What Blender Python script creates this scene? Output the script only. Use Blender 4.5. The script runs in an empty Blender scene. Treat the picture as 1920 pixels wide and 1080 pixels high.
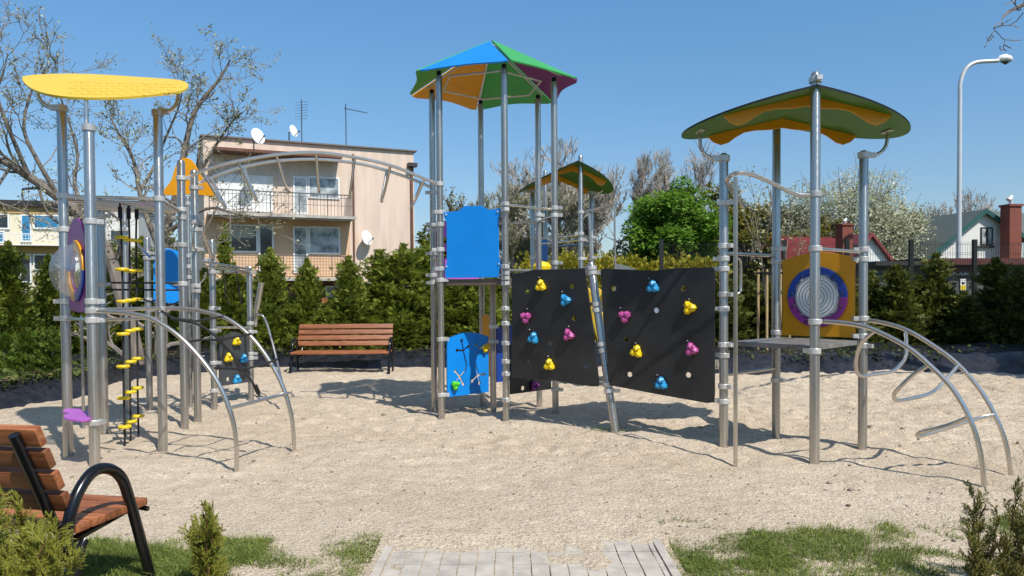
import bpy, bmesh, math, random
import numpy as np
from mathutils import Vector, Matrix
random.seed(7)
RS = np.random.RandomState(11)
pi = math.pi
S = bpy.context.scene
COL = S.collection

# ------------------------------------------------------------ camera, sky, sun
F, CX, CY = 1387.0, 960.0, 579.0
CAM = Vector((0, 0, 1.6))
CR = Matrix.Rotation(pi/2 - math.radians(1.25), 3, 'X') @ Matrix.Rotation(math.radians(-0.35), 3, 'Z')
cd = bpy.data.cameras.new('camera'); cam = bpy.data.objects.new('camera', cd); COL.objects.link(cam)
cam.location = CAM; cam.rotation_euler = CR.to_euler()
cd.sensor_width = 36; cd.lens = F/1920*36; cd.shift_y = (CY-540)/1920; cd.clip_end = 2000; cd.clip_start = 0.05
S.camera = cam
SUN_DIR = Vector((1.75, -2.4, 0)).normalized()
EL = math.radians(52)
sd = Vector((SUN_DIR.x*math.cos(EL), SUN_DIR.y*math.cos(EL), math.sin(EL)))
W = bpy.data.worlds.new('World'); S.world = W; W.use_nodes = True
nt = W.node_tree
bg = nt.nodes['Background']
sky = nt.nodes.new('ShaderNodeTexSky'); sky.sky_type = 'NISHITA'; sky.sun_disc = False
sky.sun_elevation = EL; sky.sun_rotation = math.atan2(sd.x, sd.y)
sky.air_density = 1.0; sky.dust_density = 0.35; sky.ozone_density = 1.6
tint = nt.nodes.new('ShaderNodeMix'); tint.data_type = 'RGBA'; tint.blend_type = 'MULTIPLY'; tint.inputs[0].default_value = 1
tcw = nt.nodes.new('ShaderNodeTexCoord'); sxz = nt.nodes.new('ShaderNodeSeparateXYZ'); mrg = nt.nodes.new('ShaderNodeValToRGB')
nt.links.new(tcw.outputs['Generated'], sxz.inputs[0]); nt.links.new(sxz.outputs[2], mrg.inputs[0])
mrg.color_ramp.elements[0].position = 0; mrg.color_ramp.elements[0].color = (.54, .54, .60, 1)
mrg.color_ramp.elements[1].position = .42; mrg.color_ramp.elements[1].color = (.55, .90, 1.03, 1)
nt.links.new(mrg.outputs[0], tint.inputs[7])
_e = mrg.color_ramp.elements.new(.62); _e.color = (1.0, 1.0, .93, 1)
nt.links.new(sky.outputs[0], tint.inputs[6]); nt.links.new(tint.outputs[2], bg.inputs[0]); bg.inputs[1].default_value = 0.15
sl = bpy.data.lights.new('sun', 'SUN'); sl.energy = 4.6; sl.angle = math.radians(0.55); sl.color = (1, .95, .87)
so = bpy.data.objects.new('sun', sl); COL.objects.link(so)
so.rotation_euler = sd.to_track_quat('Z', 'Y').to_euler()
S.view_settings.view_transform = 'Standard'; S.view_settings.look = 'None'
S.view_settings.exposure = 0.15; S.view_settings.gamma = 1

def ray(px, py):
    return CR @ Vector(((px-CX)/F, -(py-CY)/F, -1))
def at(px, py, Y):
    d = ray(px, py); return CAM + d*(Y/d.y)
def G(px, py, z=0):
    d = ray(px, py); return CAM + d*((z-CAM.z)/d.z)

# ------------------------------------------------------------ helpers
class MB:
    def __init__(s): s.v = []; s.f = []; s.n = 0
    def add(s, V, Fc):
        b = len(s.v); s.v += [tuple(p) for p in V]; s.f += [tuple(i+b for i in f) for f in Fc]
    def box(s, c, size, rot=None):
        c = Vector(c); hx, hy, hz = [q/2 for q in size]
        V = [Vector((x*hx, y*hy, z*hz)) for x in (-1, 1) for y in (-1, 1) for z in (-1, 1)]
        if rot is not None: V = [rot @ p for p in V]
        s.add([c+p for p in V], [(0,1,3,2),(4,6,7,5),(0,4,5,1),(2,3,7,6),(0,2,6,4),(1,5,7,3)])
    def tube(s, pts, r, n=10, closed=False, cap=True):
        pts = [Vector(p) for p in pts]; m = len(pts)
        rs = r if isinstance(r, (list, tuple)) else [r]*m
        up = None; V = []
        for i, p in enumerate(pts):
            a = pts[(i-1) % m] if (i > 0 or closed) else p
            b = pts[(i+1) % m] if (i < m-1 or closed) else p
            t = (b-a)
            if t.length < 1e-9: t = Vector((0,0,1))
            t.normalize()
            if up is None:
                up = Vector((0,0,1)) if abs(t.z) < .9 else Vector((1,0,0))
            up = up - t*up.dot(t)
            if up.length < 1e-6: up = t.orthogonal()
            up.normalize(); w = t.cross(up)
            for k in range(n):
                a_ = 2*pi*k/n
                V.append(p + (up*math.cos(a_) + w*math.sin(a_))*rs[i])
        Fc = []
        for i in range(m if closed else m-1):
            j = (i+1) % m
            for k in range(n):
                Fc.append((i*n+k, i*n+(k+1) % n, j*n+(k+1) % n, j*n+k))
        if cap and not closed:
            Fc.append(tuple(reversed(range(n)))); Fc.append(tuple((m-1)*n+k for k in range(n)))
        s.add(V, Fc)
    def cyl(s, a, b, r, n=14): s.tube([a, b], r, n)
    def lathe(s, prof, c, n=20, axis=None):
        c = Vector(c); Q = axis or Matrix.Identity(3); V = []; m = len(prof)
        for r, z in prof:
            for k in range(n):
                a = 2*pi*k/n; V.append(c + Q @ Vector((r*math.cos(a), r*math.sin(a), z)))
        Fc = [(i*n+k, i*n+(k+1) % n, (i+1)*n+(k+1) % n, (i+1)*n+k) for i in range(m-1) for k in range(n)]
        Fc.append(tuple(reversed(range(n)))); Fc.append(tuple((m-1)*n+k for k in range(n)))
        s.add(V, Fc)
    def shape(s, outer, holes, th, M, bevel=0.0):
        cu = bpy.data.curves.new('tmp', 'CURVE'); cu.dimensions = '2D'; cu.fill_mode = 'BOTH'
        cu.extrude = th/2 - bevel; cu.bevel_depth = bevel; cu.bevel_resolution = 1
        for loop in [outer]+list(holes):
            sp = cu.splines.new('POLY'); sp.points.add(len(loop)-1)
            for q, (x, y) in zip(sp.points, loop): q.co = (x, y, 0, 1)
            sp.use_cyclic_u = True
        o = bpy.data.objects.new('tmp', cu); me = o.to_mesh()
        s.add([M @ v.co for v in me.vertices], [tuple(p.vertices) for p in me.polygons])
        o.to_mesh_clear(); bpy.data.objects.remove(o); bpy.data.curves.remove(cu)
    def pbox(s, pl, u0, u1, v0, v1, w0, w1):
        V = [pl.W(u, v, w) for u in (u0, u1) for w in (w0, w1) for v in (v0, v1)]
        s.add(V, [(0,1,3,2),(4,6,7,5),(0,4,5,1),(2,3,7,6),(0,2,6,4),(1,5,7,3)])

class Plane:      # vertical plane through A and B; w points towards the camera side
    def __init__(s, A, B):
        s.A = Vector((A[0], A[1], 0)); d = Vector((B[0]-A[0], B[1]-A[1], 0)); s.L = d.length
        s.u = d.normalized(); s.n = Vector((s.u.y, -s.u.x, 0))
        if s.n.dot(CAM - s.A) < 0: s.n = -s.n
    def W(s, u, v, w=0): return s.A + s.u*u + Vector((0, 0, v)) + s.n*w
    def px(s, x, y, w=0):
        d = ray(x, y); o = s.A + s.n*w
        t = (o-CAM).dot(s.n)/d.dot(s.n); p = CAM + d*t - s.A
        return (p.dot(s.u), p.z)
    def at(s, x, y, w=0): u, v = s.px(x, y, w); return s.W(u, v, w)
    def M(s, u=0, v=0, w=0):
        p = s.W(u, v, w); z = s.u.cross(Vector((0,0,1)))
        return Matrix(((s.u.x, 0, z.x, p.x), (s.u.y, 0, z.y, p.y), (0, 1, z.z, p.z), (0, 0, 0, 1)))

ORG = {}
def thing(name, loc, label, cat, group=None, kind=None):
    o = bpy.data.objects.new(name, None); COL.objects.link(o); o.location = loc
    ORG[o.name] = Vector(loc); o['label'] = label; o['category'] = cat; o.empty_display_size = .2
    if group: o['group'] = group
    if kind: o['kind'] = kind
    return o
def finish(me, smooth, ang=35):
    if smooth:
        me.polygons.foreach_set('use_smooth', [True]*len(me.polygons))
        try: me.set_sharp_from_angle(angle=math.radians(ang))
        except Exception: pass
def obj(name, mb, mat, parent=None, smooth=False, label=None):
    me = bpy.data.meshes.new(name)
    org = ORG[parent.name] if parent else Vector((0,0,0))
    me.from_pydata([(v[0]-org.x, v[1]-org.y, v[2]-org.z) for v in mb.v], [], mb.f); me.update()
    me.materials.append(mat); finish(me, smooth)
    o = bpy.data.objects.new(name, me); COL.objects.link(o)
    if parent: o.parent = parent
    ORG[o.name] = org
    if label: o['label'] = label
    return o
def npobj(name, V, Q, mat, parent=None):
    V = np.asarray(V, dtype=np.float32).reshape(-1, 3); Q = np.asarray(Q, dtype=np.int32); k = Q.shape[1]
    me = bpy.data.meshes.new(name)
    me.vertices.add(len(V)); me.vertices.foreach_set('co', V.ravel())
    me.loops.add(Q.size); me.loops.foreach_set('vertex_index', Q.ravel())
    me.polygons.add(len(Q)); me.polygons.foreach_set('loop_start', np.arange(len(Q), dtype=np.int32)*k)
    me.polygons.foreach_set('loop_total', np.full(len(Q), k, dtype=np.int32))
    me.update(calc_edges=True); me.materials.append(mat)
    o = bpy.data.objects.new(name, me); COL.objects.link(o)
    if parent: o.parent = parent
    ORG[o.name] = ORG[parent.name] if parent else Vector((0,0,0))
    return o
def tag(o, label=None, cat=None, group=None, kind=None):
    if label: o['label'] = label
    if cat: o['category'] = cat
    if group: o['group'] = group
    if kind: o['kind'] = kind
    return o
def copy_tree(src, loc=None, rz=None, sc=None, label=None):
    def cp(o, par):
        c = o.copy(); COL.objects.link(c); c.parent = par
        for ch in list(o.children): cp(ch, c)
        return c
    c = cp(src, None)
    if loc is not None: c.location = loc
    if rz is not None: c.rotation_euler = (0, 0, rz)
    if sc is not None: c.scale = sc if hasattr(sc, '__len__') else (sc,)*3
    if label: c['label'] = label
    return c
def smoothpath(pts, k=6):
    P = [Vector(p) for p in pts]; out = []
    for i in range(len(P)-1):
        p0 = P[max(i-1, 0)]; p1 = P[i]; p2 = P[i+1]; p3 = P[min(i+2, len(P)-1)]
        for j in range(k):
            t = j/k
            out.append(.5*((2*p1)+(p2-p0)*t+(2*p0-5*p1+4*p2-p3)*t*t+(3*p1-p0-3*p2+p3)*t**3))
    out.append(P[-1]); return out
def circ(x, y, r, n=16, ry=None, a0=0):
    ry = ry or r; return [(x+r*math.cos(a0+2*pi*k/n), y+ry*math.sin(a0+2*pi*k/n)) for k in range(n)]
def sm2(pts, k=5, closed=True):
    n = len(pts); out = []
    for i in range(n):
        p0, p1, p2, p3 = [Vector(pts[(i+j) % n]) for j in (-1, 0, 1, 2)]
        for j in range(k):
            t = j/k; q = .5*((2*p1)+(p2-p0)*t+(2*p0-5*p1+4*p2-p3)*t*t+(3*p1-p0-3*p2+p3)*t**3)
            out.append((q.x, q.y))
    return out

# ------------------------------------------------------------ materials
def mat(name, col, rough=.6, metal=0, var=.15, scale=4, bump=0, bscale=40, spec=.5, col2=None, stretch=(1,1,1), detail=6, coord='Object'):
    m = bpy.data.materials.new(name); m.use_nodes = True; t = m.node_tree; b = t.nodes['Principled BSDF']
    b.inputs['Roughness'].default_value = rough; b.inputs['Metallic'].default_value = metal
    b.inputs['Specular IOR Level'].default_value = spec
    tc = t.nodes.new('ShaderNodeTexCoord'); mp = t.nodes.new('ShaderNodeMapping'); mp.inputs['Scale'].default_value = stretch
    t.links.new(tc.outputs[coord], mp.inputs[0])
    n = t.nodes.new('ShaderNodeTexNoise'); n.inputs['Scale'].default_value = scale; n.inputs['Detail'].default_value = detail
    t.links.new(mp.outputs[0], n.inputs['Vector'])
    r = t.nodes.new('ShaderNodeValToRGB'); r.color_ramp.elements[0].position = .3; r.color_ramp.elements[1].position = .7
    c2 = col2 or tuple(min(1, c*(1+var)) for c in col)
    r.color_ramp.elements[0].color = (*[c*(1-var) for c in col], 1); r.color_ramp.elements[1].color = (*c2, 1)
    t.links.new(n.outputs[0], r.inputs[0]); t.links.new(r.outputs[0], b.inputs['Base Color'])
    if bump:
        n2 = t.nodes.new('ShaderNodeTexNoise'); n2.inputs['Scale'].default_value = bscale; n2.inputs['Detail'].default_value = 8
        t.links.new(mp.outputs[0], n2.inputs['Vector'])
        bp = t.nodes.new('ShaderNodeBump'); bp.inputs['Strength'].default_value = bump; bp.inputs['Distance'].default_value = .01
        t.links.new(n2.outputs[0], bp.inputs['Height']); t.links.new(bp.outputs[0], b.inputs['Normal'])
    m['b'] = 1
    return m
def leafmat(name, c1, c2, trans=.35, rough=.6):
    m = bpy.data.materials.new(name); m.use_nodes = True; t = m.node_tree; b = t.nodes['Principled BSDF']
    g = t.nodes.new('ShaderNodeNewGeometry'); r = t.nodes.new('ShaderNodeValToRGB')
    tc = t.nodes.new('ShaderNodeTexCoord'); n = t.nodes.new('ShaderNodeTexNoise'); n.inputs['Scale'].default_value = 1.3
    t.links.new(tc.outputs['Object'], n.inputs['Vector'])
    a = t.nodes.new('ShaderNodeMath'); a.operation = 'MULTIPLY_ADD'; a.inputs[1].default_value = .55
    t.links.new(g.outputs['Random Per Island'], a.inputs[0])
    a2 = t.nodes.new('ShaderNodeMath'); a2.operation = 'MULTIPLY'; a2.inputs[1].default_value = .7
    t.links.new(n.outputs[0], a2.inputs[0]); t.links.new(a2.outputs[0], a.inputs[2])
    t.links.new(a.outputs[0], r.inputs[0])
    r.color_ramp.elements[0].position = .2; r.color_ramp.elements[1].position = .95
    r.color_ramp.elements[0].color = (*c1, 1); r.color_ramp.elements[1].color = (*c2, 1)
    t.links.new(r.outputs[0], b.inputs['Base Color']); b.inputs['Roughness'].default_value = rough
    b.inputs['Specular IOR Level'].default_value = .3
    tr = t.nodes.new('ShaderNodeBsdfTranslucent'); t.links.new(r.outputs[0], tr.inputs[0])
    mx = t.nodes.new('ShaderNodeMixShader'); mx.inputs[0].default_value = trans
    t.links.new(b.outputs[0], mx.inputs[1]); t.links.new(tr.outputs[0], mx.inputs[2])
    t.links.new(mx.outputs[0], t.nodes['Material Output'].inputs[0])
    return m
STEEL = mat('brushed_steel', (.49, .46, .42), .21, .84, .12, 3, .08, 30, stretch=(6, 6, .6))
STEEL2 = mat('satin_tube', (.57, .54, .495), .22, .88, .08, 5)
CLAMP = mat('cast_aluminium', (.58, .575, .56), .4, .45, .08, 20, .1, 80)
DECK = mat('grey_deck', (.16, .155, .15), .55, 0, .35, 9, .2, 60)
BLUE = mat('blue_board', (.003, .23, .72), .38, 0, .05, 3)
DBLUE = mat('deep_blue_board', (.008, .05, .30), .4, 0, .05, 3)
ORANGE = mat('orange_board', (.72, .31, .003), .42, 0, .06, 3)
GREEN = mat('green_board', (.045, .36, .075), .4, 0, .05, 3)
LEAFG = mat('moss_green_board', (.036, .15, .02), .45, 0, .08, 3)
PURPLE = mat('purple_board', (.20, .025, .21), .42, 0, .06, 3)
LILAC = mat('lilac_board', (.42, .11, .48), .42, 0, .08, 5)
YELLOW = mat('yellow_board', (.70, .49, .045), .45, 0, .05, 3)
BLACKP = mat('black_board', (.013, .0145, .017), .38, 0, .25, 3.5, .05, 60, col2=(.024, .025, .027), detail=12)
HY = mat('yellow_resin', (.75, .55, .004), .4, 0, .05, 8)
HB = mat('blue_resin', (.02, .27, .55), .4, 0, .05, 8)
HP = mat('pink_resin', (.42, .07, .26), .4, 0, .05, 8)
HG = mat('lime_resin', (.10, .60, .03), .4, 0, .05, 8)
ROPE = mat('black_rope', (.012, .012, .014), .7, 0, .3, 60, .5, 200)
BOLT = mat('dark_bolt', (.02, .02, .022), .4, .5, .1, 20)
BENCHW = mat('stained_pine', (.27, .083, .03), .5, 0, .30, 5, .3, 30, col2=(.38, .14, .055), stretch=(.8, 9, 9))
BLACKM = mat('black_paint', (.006, .006, .008), .22, 0, .1, 10)
BARK = mat('grey_bark', (.17, .145, .12), .85, 0, .4, 12, .6, 40, stretch=(1, 1, .3))
TWIG = mat('pale_twig', (.20, .175, .155), .8, 0, .35, 4)
TWIGD = mat('grey_twig', (.36, .32, .27), .85, 0, .3, .6)
FOIL = mat('black_membrane', (.011, .012, .017), .3, 0, .35, 6, 1.0, 12, col2=(.026, .027, .036))
SOIL = mat('dark_soil', (.085, .07, .045), .95, 0, .5, .8, .6, 6, col2=(.09, .12, .035))
PEACH = mat('peach_render', (.69, .545, .44), .9, 0, .12, 1.6, .2, 30, stretch=(2.2, 2.2, .22), detail=10)
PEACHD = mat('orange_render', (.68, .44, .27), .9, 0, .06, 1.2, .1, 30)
CREAM = mat('cream_render', (.74, .67, .50), .9, 0, .06, 1.5, .1, 30)
OCHRE = mat('ochre_render', (.50, .33, .13), .9, 0, .06, 1.5, .1, 30)
WHITEW = mat('white_render', (.70, .69, .65), .85, 0, .05, 1.5, .1, 30)
WHITE = mat('white_plastic', (.78, .78, .76), .4, 0, .03, 5)
GLASS = mat('dark_window_glass', (.03, .04, .05), .08, 0, .5, 1.2, spec=.8)
CURT = mat('curtained_glass', (.20, .27, .29), .15, 0, .6, 3, spec=.7, col2=(.55, .58, .58))
SHADE = mat('roller_shade', (.42, .43, .38), .6, 0, .05, 6)
BLUEG = mat('blue_shutter', (.03, .22, .42), .4, 0, .3, 1.5)
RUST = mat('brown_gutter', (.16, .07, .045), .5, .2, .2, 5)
DARKCAP = mat('dark_flashing', (.05, .045, .045), .5, .3, .2, 5)
CONC = mat('weathered_slab', (.45, .42, .37), .9, 0, .25, 3, .3, 20)
RAILM = mat('dark_railing', (.10, .10, .10), .5, .5, .1, 5)
REDR = mat('red_roof_tile', (.24, .045, .04), .45, 0, .15, 3)
GREENT = mat('dark_green_trim', (.02, .09, .08), .5, 0, .1, 5)
GREYR = mat('grey_green_roof', (.09, .11, .10), .6, 0, .2, 6)
BRICK = bpy.data.materials.new('red_brick'); BRICK.use_nodes = True
_t = BRICK.node_tree; _b = _t.nodes['Principled BSDF']; _k = _t.nodes.new('ShaderNodeTexBrick'); _c = _t.nodes.new('ShaderNodeTexCoord')
_t.links.new(_c.outputs['Object'], _k.inputs[0]); _k.inputs['Scale'].default_value = 5
_mp = _t.nodes.new('ShaderNodeMapping'); _mp.inputs['Rotation'].default_value = (pi/2, 0, 0); _t.links.new(_c.outputs['Object'], _mp.inputs[0]); _t.links.new(_mp.outputs[0], _k.inputs[0])
_k.inputs['Color1'].default_value = (.24, .05, .03, 1); _k.inputs['Color2'].default_value = (.17, .035, .022, 1); _k.inputs['Mortar'].default_value = (.2, .12, .09, 1)
_t.links.new(_k.outputs[0], _b.inputs['Base Color']); _b.inputs['Roughness'].default_value = .85
BROWNS = mat('brown_sheet', (.10, .03, .025), .55, 0, .15, 4)
PALEW = mat('pale_stake', (.42, .30, .15), .8, 0, .25, 6, .2, 30, stretch=(4, 4, .5))
_t = STEEL.node_tree; _b = _t.nodes['Principled BSDF']; _tg = _t.nodes.new('ShaderNodeTangent'); _tg.direction_type = 'RADIAL'; _tg.axis = 'Z'
_t.links.new(_tg.outputs[0], _b.inputs['Tangent']); _b.inputs['Anisotropic'].default_value = .9; _b.inputs['Anisotropic Rotation'].default_value = .25
LAMPP = mat('galvanised_pole', (.60, .61, .62), .4, .2, .06, 3)
PAVE = mat('grey_paver', (.44, .40, .345), .9, 0, .22, 9, .4, 90, col2=(.53, .475, .40))
THUJA = leafmat('thuja_green', (.030, .068, .010), (.34, .38, .05), .35)
THUJAD = leafmat('thuja_dark_shaded', (.022, .045, .01), (.19, .20, .035), .3)  # darker thuja green; shade on the fence hedge is put into the colour
THUJAY = leafmat('thuja_yellow_green', (.08, .11, .012), (.36, .35, .045), .3)
THUJAS = leafmat('thuja_bright', (.04, .09, .01), (.16, .23, .03), .35)
CHEST = leafmat('chestnut_leaf', (.07, .17, .02), (.27, .44, .06), .45)
YLEAF = leafmat('spring_leaf', (.09, .10, .02), (.30, .27, .05), .4)
BLOSS = leafmat('white_blossom', (.22, .25, .10), (.80, .79, .62), .35)
SPARSE = leafmat('budding_leaf', (.16, .18, .05), (.58, .57, .36), .3)
FORS = leafmat('forsythia_flower', (.06, .09, .012), (.50, .42, .03), .3)
WEED = leafmat('low_weed', (.03, .06, .01), (.14, .17, .04), .3)
GRASSM = leafmat('grass_blade', (.06, .12, .015), (.32, .37, .09), .35)

def sandmat():
    m = bpy.data.materials.new('pale_coarse_sand'); m.use_nodes = True; t = m.node_tree; b = t.nodes['Principled BSDF']; L = t.links.new
    tc = t.nodes.new('ShaderNodeTexCoord')
    def noise(sc, det=5, dist=0):
        n = t.nodes.new('ShaderNodeTexNoise'); n.inputs['Scale'].default_value = sc; n.inputs['Detail'].default_value = det
        n.inputs['Distortion'].default_value = dist; L(tc.outputs['Object'], n.inputs['Vector']); return n
    def ramp(n, p0, c0, p1, c1):
        r = t.nodes.new('ShaderNodeValToRGB'); e = r.color_ramp.elements
        e[0].position = p0; e[0].color = (*c0, 1); e[1].position = p1; e[1].color = (*c1, 1); L(n.outputs[0], r.inputs[0]); return r
    def mul(a, bb, mode='MULTIPLY', f=1):
        x = t.nodes.new('ShaderNodeMix'); x.data_type = 'RGBA'; x.blend_type = mode; x.inputs[0].default_value = f
        L(a, x.inputs[6]); L(bb, x.inputs[7]); return x.outputs[2]
    big = ramp(noise(.55, 4), .35, (.60, .50, .378), .68, (.685, .585, .455))
    mid = ramp(noise(7, 8, .3), .28, (.84, .82, .80), .6, (1, 1, 1))
    vor = t.nodes.new('ShaderNodeTexVoronoi'); vor.inputs['Scale'].default_value = 150; L(tc.outputs['Object'], vor.inputs['Vector'])
    sep = t.nodes.new('ShaderNodeSeparateColor'); L(vor.outputs['Color'], sep.inputs[0])
    r2 = t.nodes.new('ShaderNodeValToRGB'); e = r2.color_ramp.elements
    e[0].position = 0; e[0].color = (.36, .31, .28, 1); e[1].position = .2; e[1].color = (.88, .86, .84, 1)
    e2 = r2.color_ramp.elements.new(.8); e2.color = (1, 1, 1, 1); e3 = r2.color_ramp.elements.new(1); e3.color = (1.4, 1.37, 1.32, 1)
    L(sep.outputs[0], r2.inputs[0])
    spk = ramp(noise(30, 4), .27, (.42, .34, .28), .345, (1, 1, 1))
    c = mul(mul(mul(big.outputs[0], mid.outputs[0]), r2.outputs[0]), spk.outputs[0], f=.8)
    L(c, b.inputs['Base Color']); b.inputs['Roughness'].default_value = .95; b.inputs['Specular IOR Level'].default_value = .1
    n1 = noise(30, 8); n2 = noise(160, 3); ad = t.nodes.new('ShaderNodeMath'); ad.operation = 'MULTIPLY_ADD'; ad.inputs[1].default_value = .35
    L(n2.outputs[0], ad.inputs[0]); L(n1.outputs[0], ad.inputs[2])
    bp = t.nodes.new('ShaderNodeBump'); bp.inputs['Strength'].default_value = 1; bp.inputs['Distance'].default_value = .03
    L(ad.outputs[0], bp.inputs['Height']); L(bp.outputs[0], b.inputs['Normal'])
    return m
SAND = sandmat()
for m_, am in ((BENCHW, .32), (BLUE, .04), (CLAMP, .15), (STEEL, .10)):       # every slat or casting a slightly different tone
    t_ = m_.node_tree; b_ = t_.nodes['Principled BSDF']; src = b_.inputs['Base Color'].links[0].from_socket
    oi = t_.nodes.new('ShaderNodeObjectInfo'); hs = t_.nodes.new('ShaderNodeHueSaturation'); mr = t_.nodes.new('ShaderNodeMapRange')
    mr.inputs[3].default_value = 1-am; mr.inputs[4].default_value = 1+am; t_.links.new(oi.outputs['Random'], mr.inputs[0]); t_.links.new(mr.outputs[0], hs.inputs['Value']); t_.links.new(src, hs.inputs['Color']); t_.links.new(hs.outputs[0], b_.inputs['Base Color'])

# ------------------------------------------------------------ generic playground parts
CTRL = []           # where the sand meets the posts: (X, Y, height)
def post(parent, xb, yb, z, yt, r=.0425, clamps=(), name='post', dome=True, ctrl=True):
    b = at(xb, yb, z); top = at(xb, yt, z).z
    if ctrl: CTRL.append((b.x, b.y, b.z))
    m = MB()
    pr = [(r, -.5-b.z), (r, top-b.z-.01)] + ([(r*.85, top-b.z+.012), (r*.5, top-b.z+.026), (.004, top-b.z+.03)] if dome else [(r*.97, top-b.z)])
    m.lathe(pr, b, 24); o = obj(name, m, STEEL, parent, True)
    for c in clamps:
        y, lug = (c if isinstance(c, tuple) else (c, None))
        clamp(o, b.x, b.y, at(xb, y, z).z, r, lug)
    o['X'] = b.x; o['Y'] = b.y
    return o
def clamp(parent, x, y, h, r=.0425, lug=None):
    c = MB(); R = r+.013
    c.lathe([(r+.001, -.026), (R-.003, -.026), (R, -.022), (R, .022), (R-.003, .026), (r+.001, .026)], (x, y, h), 20)
    dirs = [lug] if lug is not None else [(.6, -.8)]
    for d in dirs:
        d = Vector((d[0], d[1], 0)).normalized(); a = math.atan2(d.y, d.x)
        c.box(Vector((x, y, h))+d*(R+.02), (.055, .05, .042), Matrix.Rotation(a, 3, 'Z'))
        c.cyl(Vector((x, y, h-.0))+d*(R+.022)+Vector((-d.y, d.x, 0))*-.03, Vector((x, y, h))+d*(R+.022)+Vector((-d.y, d.x, 0))*.03, .008, 8)
    return obj('clamp', c, CLAMP, parent, True)
def tubepart(name, pts, r, parent, m=STEEL2, k=6, n=10, smooth=True):
    t = MB(); t.tube(smoothpath(pts, k) if smooth and len(pts) > 2 else pts, r, n); return obj(name, t, m, parent, True)
def panel(name, pl, outer, th, m, parent, holes=(), w=0, bevel=.003, label=None):
    s = MB(); s.shape(outer, holes, th, pl.M(0, 0, w), bevel); return obj(name, s, m, parent, True, label)
def bolts(parent, pl, pts, w, m=BOLT, r=.012):
    for p in pts:
        s = MB(); u, v = p; q = Matrix((pl.u, Vector((0,0,1)), pl.n)).transposed()
        s.lathe([(r, 0), (r, .008), (r*.6, .014)], pl.W(u, v, w), 10, q); obj('bolt', s, m, parent, True)
def hold(parent, P, q, m, sc=1.0, rot=0):
    s = MB(); pts = []; rs = []
    for k in range(24):
        a = 2*pi*k/24; l = max(0, math.cos(3*(a)))**1.2
        R = (.025+.010*l)*sc
        pts.append(P + q @ Vector((R*math.cos(a+rot), R*math.sin(a+rot), .022*sc+.008*l)))
        rs.append((.023+.015*l)*sc)
    s.tube(pts, rs, 10, closed=True); return obj('climbing_hold', s, m, parent, True)

# ============================================================ STRUCTURES
# ---- right tower -------------------------------------------------------------
zF, zL, zR, zB = 6.98, 7.72, 7.75, 8.43
FX = at(1527, 863, zF); LX = at(1357, 832, zL); RX = at(1617, 846, zR); BX = at(1455, 822, zB)
T = thing('play_tower', (FX.x, FX.y, 0), 'square play tower with green gabled canopy, orange drum panel and low grey deck', 'play tower')
dFL = (LX-FX); dFR = (RX-FX)
post(T, 1527, 863, zF, 140, .046, [(466, dFR), (603, dFR), (658, dFL), (364, dFL), (150, (0, -1))])
post(T, 1357, 832, zL, 292, .046, [380, 461, (485, (-1,.6)), (504, (-1,.6)), 552, (579, (-1,.6)), 646, (666, (-1,.6)), 724, (752, (-1,.6))])
post(T, 1455, 822, zB, 219, .046, [(466, (1,.1)), (491, (1,.1)), (623, (1,.1)), 712])
post(T, 1617, 846, zR, 287, .046, [(468, (-1,0)), (486, (-1,0)), (597, (-1,0)), (630, (-1,0)), 648])
# rails
def rail(parent, A, B, h, r=.017, name='rail'):
    return tubepart(name, [Vector((A.x, A.y, h)), Vector((B.x, B.y, h))], r, parent, smooth=False)
hr = at(1527, 466, zF).z
rail(T, FX, RX, hr); rail(T, LX, BX, hr)
rail(T, LX, BX, .72)
# deck
dk = MB(); hd = at(1527, 655, zF).z+.03
c4 = (FX+LX+RX+BX)/4
quad = [p + (Vector((c4.x, c4.y, 0))-Vector((p.x, p.y, 0))).normalized()*.05 for p in (FX, RX, BX, LX)]
V = [Vector((p.x, p.y, hd+dz)) for dz in (-.045, 0) for p in quad]
dk.add(V, [(3,2,1,0), (4,5,6,7), (0,1,5,4), (1,2,6,5), (2,3,7,6), (3,0,4,7)]); obj('deck', dk, DECK, T)
# orange panel with drum
pl = Plane(BX, RX)
o0 = [(1471, 487), (1474, 560), (1470, 626), (1520, 630), (1598, 633), (1600, 560), (1598, 489), (1570, 474), (1540, 471), (1510, 477)]
oc = [pl.px(*p) for p in o0]
mid_u = pl.L/2
vt, vb = pl.px(1535, 473)[1], pl.px(1535, 630)[1]
outer = [(.07, vb), (pl.L-.07, vb), (pl.L-.085, vb+.12), (pl.L-.085, vt-.20), (pl.L-.07, vt-.08), (pl.L-.22, vt-.035), (mid_u, vt+.01), (.22, vt-.035), (.07, vt-.08), (.085, vt-.20), (.085, vb+.12)]
panel('drum_panel', pl, outer, .022, ORANGE, T, w=0, label='orange panel')
cu, cv = mid_u, pl.px(1533, 557)[1]
q = Matrix((pl.u, Vector((0,0,1)), pl.n)).transposed()
for nm, mm, a0, a1 in (('ring', DBLUE, 0, pi), ('ring', PURPLE, pi, 2*pi)):
    pts = [(cu+.325*math.cos(a0+(a1-a0)*k/24), cv+.325*math.sin(a0+(a1-a0)*k/24)) for k in range(25)] + [(cu+.235*math.cos(a1-(a1-a0)*k/24), cv+.235*math.sin(a1-(a1-a0)*k/24)) for k in range(25)]
    panel('drum_ring', pl, pts, .02, mm, T, w=.026, label='blue upper half of the drum ring' if mm == DBLUE else 'purple lower half of the drum ring')
bolts(T, pl, [(cu+.28*math.cos(a), cv+.28*math.sin(a)) for a in (.15, .9, 2.2, 3.0, 3.5, 5.9, 4.3, 5.1)], .036)
panel('drum_disc', pl, circ(cu, cv, .262, 40), .012, mat('pale_disc', (.80, .82, .83), .3, 0, .06, 8), T, w=.03)
gr = MB()
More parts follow.
